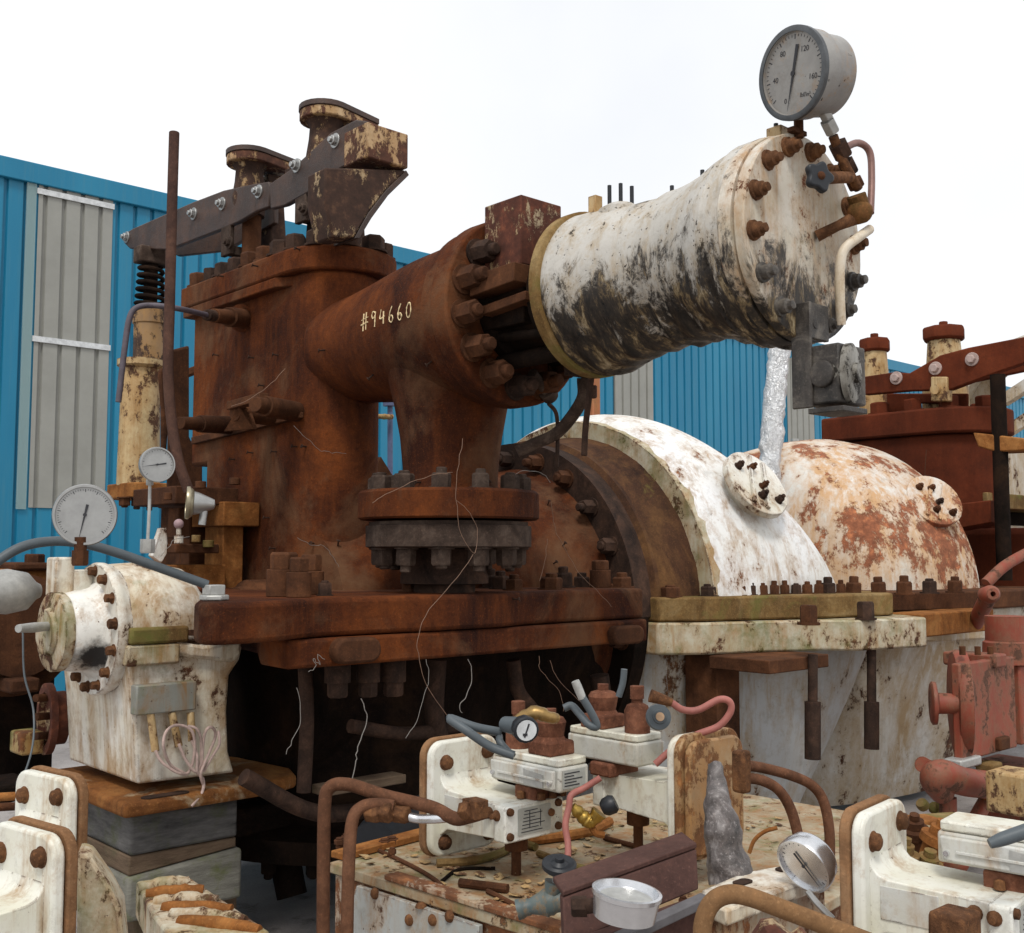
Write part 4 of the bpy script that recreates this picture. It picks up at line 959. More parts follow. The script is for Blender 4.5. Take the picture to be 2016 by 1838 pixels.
# timber and block stack
b = B(); b.box((xl + .03, yf - .04, .50), (2.40, 5.1, .66)); S('timber_block', b, M_timber, 'grey weathered timber beam directly under the white pedestal base', 'timber', (2.2, 4.8, .5), 'timbers and blocks under the pedestal', bevel=.012)
b = B(); b.prism([(xl + .03, yf - .03, .42), (2.40, yf - .03, .455), (2.40, yf - .03, .497), (xl + .03, yf - .03, .497)], (0, .7, 0)); S('timber_block', b, M_timber2, 'thin brown timber wedge between the grey beam and the mossy block', 'timber', (2.2, 4.8, .45), 'timbers and blocks under the pedestal', bevel=.006)
b = B(); b.prism([(xl + .02, yf - .05, .245), (2.42, yf - .05, .245), (2.42, yf - .05, .452), (xl + .02, yf - .05, .418)], (0, .72, 0)); S('concrete_block', b, M_block, 'pale mossy block third down in the pedestal stack', 'block', (2.2, 4.8, .25), 'timbers and blocks under the pedestal', bevel=.014)
b = B(); b.box((xl + .08, yf + .02, 0.0), (2.44, 5.0, .243)); S('timber_block', b, M_timber2, 'dark shaded bottom block of the pedestal stack, on the ground', 'timber', (2.2, 4.8, .0), 'timbers and blocks under the pedestal', bevel=.012)
# control rack behind the housing
rk = T('governor_bracket', 'rusty orange brown bracket frame between the pedestal and steam chest, small knob on top', 'bracket', P(440, 1170, Y=5.1))
def qb(name, px0, py0, px1, py1, y, th, m, bev=.006):
    a, c = P(px0, py1, Y=y), P(px1, py0, Y=y); bb = B(); bb.box((a.x, y, a.z), (c.x, y + th, c.z)); return Q(rk, name, bb, m, bevel=bev, disp=None)
qb('top_plate', 345, 962, 470, 992, 5.2, .5, M_rust2)
qb('front_block', 440, 990, 512, 1036, 5.15, .35, M_orange)
qb('side_block', 505, 995, 545, 1030, 5.35, .4, M_rust2)
qb('front_post', 437, 1036, 480, 1172, 5.2, .2, M_orange)
qb('back_panel', 372, 1000, 440, 1115, 5.5, .1, M_rust2)
qb('left_post', 350, 1000, 376, 1060, 5.3, .12, M_rust2)
qb('sill', 346, 1072, 432, 1090, 5.1, .3, M_rust2)
qb('lower_block', 290, 1112, 445, 1175, 5.15, .3, M_orange)
b = B(); c = V(2.75, YC, 1.37); b.lathe(c, -XA, [(-.3, .2), (.0, .2), (.01, .17), (.06, .165), (.065, .12), (.3, .12)], 40); Q(rk, 'shaft_gland', b, M_rust2)
b = B(); c = P(352, 1032, Y=5.05); b.ball(c, .024); kb = Q(rk, 'knob', b, plain('faded pink knob', (.3, .2, .21, 1), .6))
b = B(); b.cyl(P(352, 1040, Y=5.05), P(352, 1056, Y=5.05), .012, seg=10); b.cyl(P(352, 1055, Y=5.05), P(352, 1070, Y=5.05), .022, seg=14); Q(kb, 'knob_stem', b, M_white)
for px, py, w in ((386, 1068, 10), (410, 1078, 12), (378, 1010, 10), (330, 985, 9), (395, 962, 12), (462, 955, 12)):
    q = P(px, py, Y=5.08); b = B(); b.cyl(q, q + ZA * .035, w * .0022, seg=12); Q(rk, 'fitting', b, M_rust2 if py < 1000 else M_moss, bevel=.003)
TB(rk, 'crank_arm', [(410, 1155, 4.5), (370, 1165, 4.55), (338, 1178, 4.6), (333, 1200, 4.6), (360, 1205, 4.6), (400, 1196, 4.6)], .022, rust('red rust arm', (.06, .02, .012, 1), (.14, .045, .022, 1), (.22, .08, .04, 1), 6, .3))
b = B(); c = P(344, 1196, Y=4.56); b.lathe(c, -YA, [(0, .035), (.05, .035), (.05, .02), (.03, .02)], 20); Q(rk, 'crank_eye', b, M_rust2)
b = B(); b.prism([P(300, 1095, Y=5.2), P(318, 1040, Y=5.2), P(328, 1040, Y=5.2), P(332, 1085, Y=5.2), P(318, 1110, Y=5.2)], (0, .05, 0)); Q(rk, 'white_arm', b, M_white, bevel=.004)
# grey hose over the pedestal
b = B(); b.tube([P(-60, 1150, Y=4.0), P(0, 1102, Y=4.0), P(50, 1075, Y=4.0), P(110, 1066, Y=4.0), P(170, 1072, Y=3.98), P(240, 1092, Y=3.95), P(330, 1124, Y=3.9), P(408, 1152, Y=3.86)], .0175, 14)
hs = S('grey_hose', b, M_grey, 'thick grey cable arching over the white pedestal to the turbine flange', 'cable', P(408, 1152, Y=3.86))
b = B(); q = P(422, 1168, Y=3.84); b.hexa(V(q.x, q.y, ZT + .001), ZA, .055, .02); b.box((q.x - .035, q.y - .03, ZT + .02), (q.x + .03, q.y + .03, ZT + .058)); Q(hs, 'gland', b, M_galv, bevel=.004)
# dim machinery left of the pedestal
lm = T('background_machine', 'dim rusty machine with orange flange behind the grey lamp shell at the left edge', 'machine', (1.3, 5.6, 0))
def lb(name, px0, py0, px1, py1, y, th, m, bev=.012):
    a, c = P(px0, py1, Y=y), P(px1, py0, Y=y); bb = B(); bb.box((a.x, y, a.z), (c.x, y + th, c.z)); return Q(lm, name, bb, m, bevel=bev)
lb('top_block', -40, 1120, 95, 1170, 5.9, .5, M_orange); lb('cap_plate', 30, 1108, 100, 1124, 5.85, .5, M_rust2)
b = B(); q = P(68, 1110, Y=5.95); b.hexa(q, ZA, .05, .05); Q(lm, 'nut', b, M_rust2)
b = B(); c = P(30, 1250, Y=5.7); b.lathe(c + YA * .3, -YA, [(0, .25), (.2, .26), (.22, .3), (.3, .3), (.32, .2), (.4, .2)], 36); Q(lm, 'drum', b, M_rust2)
lb('frame', -60, 1300, 110, 1560, 6.0, .5, M_dark); lb('side_block', 20, 1335, 80, 1368, 5.5, .2, M_rust2); lb('lower_shelf', -40, 1540, 75, 1590, 5.2, .3, M_dark)
b = B(); c = P(100, 1415, Y=5.2); b.lathe(c, -XA, [(0, .1), (.03, .1), (.031, .075), (-.06, .075)], 30, fn=lambda p, h, r, t: V(p.x, p.y, c.z + (p.z - c.z) * 1.6)); Q(lm, 'oval_flange', b, M_yoke)
for py in (1375, 1412, 1450): b = B(); b.cyl(P(70, py, Y=5.15), P(98, py - 2, Y=5.2), .017, seg=12); Q(lm, 'stud', b, M_rust2)
lb('yellow_block', 40, 1440, 90, 1490, 5.2, .15, M_yrust)
b = B(); b.lathe(P(22, 1165, Y=4.9) + XA * .0, V(.9, .1, 0), [(-.14, .05), (-.12, .085), (-.02, .095), (.06, .08), (.1, .04), (.12, .03)], 28)
S('lamp_shell', b, M_galv, 'dull grey rounded metal housing at the left edge beside the white end cover', 'housing', P(22, 1200, Y=4.9))
b = B(); b.tube([P(45, 1245, Y=4.6), P(48, 1330, Y=4.55), P(66, 1400, Y=4.5), (P(62, 1480, Y=4.4)), P(30, 1570, Y=4.3)], .004, 6); S('thin_cable', b, M_grey, 'thin dark cable drooping from the probe on the end cover', 'cable', P(45, 1245, Y=4.6))
for i, (a, c) in enumerate(((1568, .0), (1588, .1))):
    b = B(); b.tube([P(-80, a + 6, Y=3.9 + c), P(80, a - 2, Y=3.9 + c), P(170, a, Y=3.9 + c)], .014, 10); S('ground_pipe', b, M_orange if i == 0 else M_rust2, 'orange rusty pipe running left behind the white plate' if i == 0 else 'dark red pipe just under the orange one at the left edge', 'pipe', P(80, a, Y=3.9))
# silver foil lagged pipe behind the hoods
def foil_m():
    s = N('crumpled silver foil'); h = s.noise(22, 6, .7, dist=1.5)
    return s.out((.72, .73, .74, 1), .33, s.bump(h, .8, .03), metal=.85)
M_foil = foil_m()
b = B(); b.tube([P(1542, 640, Y=4.5), P(1534, 700, Y=4.5), P(1520, 850, Y=4.5), P(1514, 930, Y=4.5), P(1520, 1000, Y=4.5)], .075, 22, 12); S('lagged_pipe', b, M_foil, 'upright pipe wrapped in crumpled silver foil between the two white hoods', 'pipe', P(1520, 1000, Y=4.5), disp=(.02, 14))
b = B(); q = P(1522, 870, Z=2.2) if False else P(1510, 905, Y=7.4); b.lathe((q.x, 7.4, q.z - .5), ZA, [(0, .42), (.4, .42), (.5, .36), (.56, .2), (.58, 0)], 32); S('red_drum', b, M_redrust, 'rounded red brown cover showing behind the silver foil pipe', 'cover', (q.x, 7.4, q.z - .5))
q = P(1565, 885, Y=7.9); b = B(); b.cyl(q, q + ZA * .12, .035, seg=16); b.cyl(q + ZA * .1, q + ZA * .13, .05, seg=16); S('pipe_stub', b, M_galv, 'small grey capped stub behind the silver foil pipe', 'pipe stub', q)
q = P(1410, 905, Y=5.6); b = B(); b.lathe(q, V(-.6, -.5, .3), [(-.1, .05), (0, .06), (.05, .055), (.06, .03), (.1, .03)], 20); S('pipe_union', b, M_iron, 'dark pipe union peeping over the white hood beside its nozzle', 'fitting', q)
# things in the gap between column and branch
b = B(); b.cyl(P(768, 780, Y=6.5), P(768, 980, Y=6.5), .02, seg=10); b.cyl(P(766, 775, Y=6.5), P(766, 800, Y=6.5), .045, seg=12); S('blue_post', b, plain('faded purple post', (.09, .11, .2, 1), .5), 'slim post in the gap between the chest column and the branch pipe', 'post', P(768, 980, Y=6.5))
b = B(); b.tube([P(700, 822, Y=6.45), P(740, 820, Y=6.45), P(772, 822, Y=6.45)], .018, 10, jit=.2); S('yellow_pipe', b, M_yrust, 'short yellow rusty pipe crossing the gap behind the column', 'pipe', P(740, 820, Y=6.45), disp=(.004, 30))
b = B(); b.prism([P(738, 925, Y=6.0), P(750, 900, Y=6.0), P(775, 940, Y=6.0), P(738, 940, Y=6.0)], (0, .1, 0)); S('steel_gusset', b, M_rust2, 'small brown triangular plate low in the gap behind the column', 'plate', P(750, 940, Y=6.0))
q = P(1175, 780, Y=7); b = B(); b.box((q.x - .05, 7, 0), (q.x + .05, 7.1, P(1175, 735, Y=7).z)); S('orange_post', b, paint('orange painted post', (.4, .14, .05, 1), (.3, .1, .04, 1), amount=.5, edge=0), 'slim orange post just left of the pale panel below the valve', 'post', (q.x, 7, 0), bevel=.01)
# ================================================================== second turbine at the right
t2 = T('steam_turbine', 'second red brown turbine at the right edge, thick lever bar with pale bolts', 'turbine', (8.0, 4.8, 0))
X2 = 8.6
def pr(px, py, x=X2): return P(px, py, X=x)
def slabx(name, pts, x, th, m, bev=.01):
    bb = B(); bb.prism([P(a, c, X=x) for a, c in pts], (th, 0, 0)); return Q(t2, name, bb, m, bevel=bev)
ya, yb_ = pr(1632, 860).y, pr(1960, 860).y
zt2, zb2 = pr(1800, 808).z, pr(1800, 858).z
def st2(z, g, y0, y1): return stadium(X2 + .42, .42 + g, y0 - g, y1 + g, z, 12)
b = B(); b.prism(st2(zb2, .05, yb_ + .12, ya), (0, 0, zt2 - zb2)); Q(t2, 'chest_cover', b, M_redrust, bevel=.02)
b = B(); b.prism(st2(1.9, 0, yb_ + .15, ya - .05), (0, 0, zb2 - 1.9 - .002)); Q(t2, 'steam_chest', b, M_redrust, bevel=.02)
b = B(); b.prism([V(x, y, .9) for x, y in ((X2 + .1, yb_ - .2), (X2 + 1.2, yb_ - .2), (X2 + 1.2, ya), (X2 + .1, ya))], (0, 0, .998)); Q(t2, 'casing', b, M_redrust, bevel=.05)
for p in along(st2(zt2 + .001, -.06, yb_ + .14, ya), .3, .1): nut(t2, p, ZA, .08, .09, M_redrust, stud=False)
slabx('lever_bar', [(1700, 742), (1760, 733), (1790, 735), (1850, 700), (1905, 685), (2060, 655), (2060, 700), (1950, 738), (1870, 768), (1790, 770), (1700, 778)], X2 - .02, .08, M_redrust)
slabx('lever_bar', [(1880, 735), (2060, 700), (2060, 722), (1880, 760)], X2 + .4, .06, M_redrust)
for px, py in ((1765, 745), (1842, 726), (1914, 708)): 
    p = P(px, py, X=X2 - .02); b = B(); b.cyl(p + XA * .01, p - XA * .012, .055, seg=20); b.hexa(p - XA * .0119, -XA, .036, .03); Q(t2, 'bolt', b, plain('pale pink bolt', (.4, .3, .27, 1), .6), bevel=.003, sharp=30)
for px, pyt, w in ((1722, 690, 50), (1858, 668, 68)):
    y = P(px, 720, X=X2 + .42).y; c = P(px, pyt, X=X2 + .42); r = w * .5 * (c - CAMP).dot(_f) / 2190
    b = B(); b.lathe((c.x, c.y, c.z - .62), ZA, [(0, r * 1.3), (.2, r * 1.25), (.4, r * 1.0), (.6, r * .9)], 24); Q(t2, 'post_head', b, M_cream, label='cream painted post head')
    b = B(); b.lathe((c.x, c.y, c.z - .02), ZA, [(0, r * 1.05), (.02, r * 1.2), (.1, r * 1.2), (.12, r * 1.1)], 8); b.hexa((c.x, c.y, c.z + .1), ZA, .04, .05); Q(t2, 'post_cap', b, M_redrust, bevel=.006)
slabx('clevis', [(1832, 742), (1864, 742), (1864, 790), (1832, 790)], X2 - .05, .1, M_cream); p = P(1843, 768, X=X2 - .052); b = B(); b.cyl(p, p - XA * .03, .04, seg=16); Q(t2, 'pin', b, M_cream)
for px in (1785, 1760): slabx('web', [(px - 40, 775), (px + 120, 775), (px + 120, 812), (px + 70, 812), (px + 60, 795), (px + 20, 795), (px + 8, 812), (px - 40, 812)], X2 + .2 + (1785 - px) * .01, .03, M_redrust)
b = B(); q = P(1966, 800, X=X2 - .3); b.cyl(V(q.x, q.y, 1.5), V(q.x, q.y, P(1966, 738, X=X2 - .3).z), .055, seg=20); Q(t2, 'upright_pipe', b, M_dark)
slabx('bracket_arm', [(1915, 852), (1945, 855), (2060, 868), (2060, 885), (1960, 890), (1925, 880)], X2 - .35, .25, M_orange)
slabx('side_bracket', [(1860, 995), (1950, 985), (1950, 1030), (1870, 1045)], X2 - .3, .3, M_redrust)
wc = T('white_cabinet', 'white metal cabinet framed by rusty shelves at the right edge', 'cabinet', P(2000, 1000, Y=4.2))
def cb(name, px0, py0, px1, py1, y, th, m, bev=.008):
    a, c = P(px0, py1, Y=y), P(px1, py0, Y=y); bb = B(); bb.box((a.x, y, a.z), (c.x, y + th, c.z)); return Q(wc, name, bb, m, bevel=bev)
cb('cabinet_body', 1968, 905, 2120, 980, 4.2, .6, M_pale); cb('shelf', 1945, 984, 2120, 1000, 4.0, .8, M_moss); cb('lower_body', 1975, 1000, 2120, 1035, 4.3, .6, M_dark); cb('lower_panel', 1960, 1040, 2120, 1140, 4.1, .5, M_pale)
cb('upright', 1946, 900, 1966, 1180, 4.3, .2, M_redrust)
b = B(); q = P(1990, 1075, Y=4.05); b.lathe(q, -YA, [(0, .1), (.03, .1), (.031, .075), (.0, .075)], 28); Q(wc, 'black_ring', b, M_black)
b = B(); b.cyl(P(1998, 1070, Y=3.95), P(2050, 1055, Y=3.95), .04, seg=16); Q(wc, 'white_stub', b, M_white)
b = B(); c = P(2060, 860, X=10.5); b.lathe(c, XA, [(0, .9), (.05, 1.0), (.5, 1.05), (.55, .9)], 40, cap=False); b2_ = b; S('white_cowl', b, M_pale, 'rounded white casing edge behind the second turbine at the right border', 'casing', c)
b = B(); b.bar(P(1975, 790, X=10.2), P(2060, 735, X=10.2), .1, .1); b.bar(P(1970, 860, X=10.2), P(2060, 800, X=10.2), .08, .1); S('white_rail', b, M_pale, 'slanted white rails behind the dark upright at the right edge', 'rail', P(1975, 790, X=10.2))
# ================================================================== red pump at the right
M_red = paint('faded salmon red paint', (.27, .052, .026, 1), (.19, .042, .022, 1), amount=.72, stain=.35, edge=.01, scale=3.5, rough=.6, rustc=(.11, .05, .03, 1), ochre=(.2, .11, .06, 1))
pump = T('red_pump', 'salmon red pump set with round flange, elbow and braced legs at the right edge', 'pump', P(1920, 1690, Y=2.75))
def rb(name, px0, py0, px1, py1, y, th, m=M_red, bev=.012, par=None):
    a, c = P(px0, py1, Y=y), P(px1, py0, Y=y); a.x = max(a.x, P(px0, py1, Y=y + th).x); bb = B(); bb.box((a.x, y, a.z), (c.x, y + th, c.z)); return Q(par or pump, name, bb, m, bevel=bev)
yp = 2.75
c = P(1885, 1385, Y=yp + .1)
b = B(); b.lathe(c, V(-.55, .83, 0), [(-.05, .27), (-.045, .285), (.0, .285), (.02, .27), (.03, .2), (.03, .12)], 48); Q(pump, 'main_flange', b, M_red)
c2 = P(1843, 1385, Y=yp + .1)
b = B(); b.lathe(c2, V(-.55, .83, 0), [(-.12, .05), (-.01, .055), (0, .11), (.02, .112), (.028, .1), (.029, .05)], 36); Q(pump, 'shaft_flange', b, M_red)
rb('casing_block', 1895, 1300, 2080, 1500, yp, .35); b = B(); a_ = P(1888, 1500, Y=yp); c_ = P(1990, 1292, Y=yp); b.box((a_.x, yp - .02, a_.z), (c_.x, yp + .03, c_.z)); Q(pump, 'front_panel', b, M_red, bevel=.01)
rb('cover_block', 1880, 1290, 1960, 1330, yp - .04, .3); rb('joint_plate', 1940, 1428, 2080, 1448, yp - .06, .4); rb('lower_casing', 1895, 1500, 2080, 1560, yp + .02, .35); rb('base_block', 1935, 1560, 2120, 1700, yp + .2, .4); rb('step_block', 1900, 1449, 1990, 1500, yp - .05, .2, M_rust2)
rb('green_bracket', 1920, 1500, 1975, 1540, yp - .06, .1, M_moss)
b = B(); q = P(2010, 1300, Y=yp); b.lathe((q.x + .04, q.y + .1, P(2010, 1310, Y=yp).z), ZA, [(0, .13), (.12, .125), (.13, .11), (.27, .11)], 32); Q(pump, 'upper_barrel', b, M_red)
for px in (1895, 1925, 1950): b = B(); q = P(px, 1290, Y=yp); b.cyl(q, q + ZA * .045, .016, seg=12); Q(pump, 'bolt', b, M_rust2)
TB(pump, 'elbow', [(1855, 1560, yp - .05), (1838, 1535, yp - .08), (1855, 1525, yp - .1), (1900, 1540, yp - .1), (1985, 1550, yp - .1)], [.06, .065, .072, .07, .07], M_red, 20)
b = B(); q = P(1943, 1550, Y=yp - .1); b.lathe(q, XA, [(0, .07), (.03, .07), (.032, .056)], 24); Q(pump, 'pipe_flange', b, M_orange)
TB(pump, 'leg', [(1866, 1570, yp - .05), (1868, 1630, yp - .05), (1875, 1700, yp - .05)], .042, M_red, 14)
TB(pump, 'leg', [(1945, 1570, yp - .05), (1905, 1640, yp - .05), (1878, 1680, yp - .05)], .038, M_red, 14)
b = B(); b.ball(P(1880, 1690, Y=yp - .06), .075); Q(pump, 'foot_joint', b, M_red, disp=(.008, 20))
TB(pump, 'side_pipe', [(1815, 1505, yp + .1), (1830, 1512, yp + .1), (1860, 1516, yp + .1)], [.04, .04, .03], M_red, 16)
b = B(); b.box(tuple(P(1875, 1515, Y=yp) - V(0, .05, 0)), tuple(P(1915, 1485, Y=yp) + V(0, .05, 0))); Q(pump, 'pale_fitting', b, M_galv, bevel=.01)
b = B(); q = P(1955, 1170, Y=3.0); n = V(-.7, -.7, .1).normalized(); b.lathe(q - n * .12, n, [(0, .05), (.08, .055), (.1, .052), (.12, .035), (.122, .016), (.05, .015)], 24); b.cyl(q - n * .06, q + V(.4, .3, -.2), .05, seg=16); S('red_nozzle', b, M_red, 'blunt salmon red pipe end pointing out above the red pump', 'pipe end', q)
for px, py, w in ((1930, 1160, 10), (1985, 1140, 14)):
    pass
b = B(); b.tube([P(1940, 1150, Y=3.2), P(1985, 1110, Y=3.15), P(2060, 1070, Y=3.1)], .035, 14); S('red_strut', b, M_red, 'red pipe rising to the right above the blunt red pipe end', 'pipe', P(1940, 1150, Y=3.2))
b = B(); a, c = P(1945, 1655, Y=2.25), P(2080, 1520, Y=2.25); a.x = P(1942, 1655, Y=2.5).x; b.box((a.x, 2.25, a.z), (c.x, 2.5, c.z)); S('cream_block', b, M_cream, 'cream painted block in front of the red pump at the right edge', 'block', (a.x, 2.3, a.z), bevel=.015)
# debris under the red pump
b = B()
for i in range(16):
    q = P(1800 + random.random() * 80, 1580 + random.random() * 130, Y=3.0 + random.random() * .2); b.lathe(q, V(random.uniform(-.5, .5), random.uniform(-1, 0), random.uniform(-.3, .6)), [(0, .03), (.02, .035), (.04, .03), (.05, .015)], 10)
S('scrap_fittings', b, M_moss, 'jumble of small mossy fittings behind the red pump legs', 'scrap', P(1840, 1700, Y=3.1), kind='stuff')
# ================================================================== foreground oil tank with control valves
ZT2 = .82
tk = T('oil_tank', 'low rusty tank whose cluttered top carries the two middle control valves', 'tank', P(900, 1760, Z=ZT2))
A1, A2 = P(648, 1698, Z=ZT2), P(875, 1638, Z=ZT2)     # left end to back corner
A3 = P(1056, 1826, Z=ZT2)
ex = (A2 - A1).normalized(); ey = (A3 - A1).normalized()
Bk = A2 + ex * 1.15; Fr = A3 + ex * 1.6 + ey * .5
def tmix(name, a, b_, c, **k): return paint(name, a, b_, **k)
M_top = paint('flaking cream tank top', (.40, .36, .26, 1), (.26, .2, .12, 1), amount=.5, stain=1.1, moss=.6, edge=0, scale=9, rustc=(.14, .06, .025, 1), ochre=(.28, .13, .04, 1), rough=.7, bump=.9, vert=1)
M_side = paint('tank side, rust and zinc patches', (.45, .44, .4, 1), (.35, .3, .2, 1), amount=.95, stain=.9, edge=.01, scale=4, rustc=(.17, .065, .025, 1), ochre=(.33, .15, .05, 1))
fl = A3 + ey * .45
b = B(); b.prism([A1, A2, Bk, Bk + ey * 1.2, fl], -ZA * .03)
# fine plate with slight waviness
Q(tk, 'top_plate', b, M_top, bevel=.004)
o1 = ex * .012 + ey * .012
b = B(); b.prism([A1 + o1 - ZA * .032, A2 + o1 * .5 - ZA * .032, Bk - ZA * .032, Bk + ey * 1.1 - ZA * .032, fl + ex * .02 - ZA * .032], -ZA * .7); side = Q(tk, 'tank_wall', b, M_side, bevel=.006)
ang = B(); ang.bar(A1 + ex * .03 + ZA * .012, A2 - ex * .02 + ZA * .012, .06, .02); Q(tk, 'edge_strip', ang, M_orange, bevel=.003)
ang = B(); ang.bar(A1 + ey * .25 + ex * .02 + ZA * .008, fl + ex * .02 + ZA * .008, .05, .014); Q(tk, 'edge_strip', ang, M_side, bevel=.003)
b = B(); p = A1 + ey * .2 - ZA * .06 + (-ex) * .004
nn_ = (-ex); uu = ey
pts = [A1 + ey * .14 - ZA * .035 - ex * .012, A1 + ey * .62 - ZA * .035 - ex * .012, A1 + ey * .62 - ZA * .4 - ex * .012, A1 + ey * .1 - ZA * .4 - ex * .012, A1 + ey * .1 - ZA * .14 - ex * .012]
b.prism(pts, ex * .016); pat = Q(tk, 'zinc_plate', b, paint('zinc patch plate', (.4, .42, .41, 1), (.33, .34, .32, 1), amount=.5, stain=.6, edge=.01, scale=4), bevel=.002)
tkt = bvh([pat, side])
for px, py in ((829, 1785), (885, 1805), (852, 1812), (806, 1812), (738, 1760)):
    p, n = hit(tkt, px, py)
    if p is not None:
        b = B(); b.dome(p - n * .002, n, .016, .014); Q(tk, 'rivet', b, M_bolt)
zp = ZT2 + .001
def PZ(px, py, dz=0): return P(px, py, Z=ZT2 + dz)
# pipes, strips and loose flakes lying on the tank top
for pts, r, m in (([(860, 1700), (930, 1695), (985, 1680), (1020, 1660), (1055, 1668)], .012, M_moss), ([(1060, 1680), (1130, 1705), (1200, 1722)], .010, M_moss),
                  ([(905, 1738), (1000, 1750)], .012, M_rust2), ([(740, 1672), (800, 1700), (850, 1728), (900, 1768), (960, 1785), (1015, 1790)], .006, M_rust2),
                  ([(1040, 1655), (1150, 1640), (1200, 1618)], .016, M_orange), ([(960, 1755), (1045, 1790), (1130, 1760)], .007, M_rust2), ([(870, 1735), (905, 1712), (975, 1710)], .005, M_dark), ([(1190, 1650), (1260, 1668), (1310, 1672)], .008, M_rust2), ([(1130, 1740), (1190, 1725), (1260, 1700)], .005, M_dark)):
    b = B(); b.tube([PZ(a, c, r) for a, c in pts], r, 8); Q(tk, 'pipe_run', b, m)
b = B(); random.seed(11)
for i in range(260):
    f, g = random.random(), random.random()
    p = A1 + ex * (.05 + f * 1.3) + ey * (.03 + g * .75) + ZA * .002
    s = random.uniform(.004, .022); a0 = random.random() * 6.3; k = random.choice((4, 5, 6)); t_ = V(random.uniform(-.35, .35), random.uniform(-.35, .35), 1).normalized(); u, v = frame(t_)
    b.prism([p + (u * math.cos(a0 + 6.283 * j / k) + v * math.sin(a0 + 6.283 * j / k)) * s * random.uniform(.5, 1.2) + ZA * .003 for j in range(k)], t_ * .0015)
S('paint_flakes', b, M_cream, 'loose paint flakes scattered over the rusty tank top', 'debris', PZ(950, 1740), kind='stuff')
for px, py, r in ((668, 1670, .016), (683, 1662, .018), (757, 1672, .018), (771, 1668, .02), (772, 1690, .012), (1345, 1790, .012)):
    p = PZ(px, py); b = B(); b.cyl(p, p + ZA * .03, r * .7, seg=10); b.hexa(p + ZA * .012, ZA, r, .014); Q(tk, 'stud', b, M_rust2)
# ------------------------------------------------ control valve, built once at the origin: body runs along -y, plate faces -y
M_cv = paint('white valve casting', (.74, .745, .7, 1), (.62, .6, .48, 1), amount=.22, stain=.5, edge=.008, scale=5, chip=.3, rough=.38, bump=.3)
M_cvb = rust('tan plate back', (.12, .06, .03, 1), (.24, .125, .06, 1), (.33, .2, .11, 1), 6, .5)
M_sol = paint('grey solenoid box', (.56, .57, .56, 1), (.5, .48, .4, 1), amount=.15, stain=.55, edge=.006, chip=.3, scale=7, rough=.4)
M_dom = rust('salmon rust', (.07, .028, .017, 1), (.17, .068, .04, 1), (.28, .125, .075, 1), 14, .3)
M_plate = plain('engraved nameplate', (.42, .43, .4, 1), .4, .3, .12, 60)
class BS(B):        # upper group stands off centre on the body
    def done(s): bmesh.ops.translate(s.b, verts=s.b.verts[:], vec=(.055, -.06, 0))
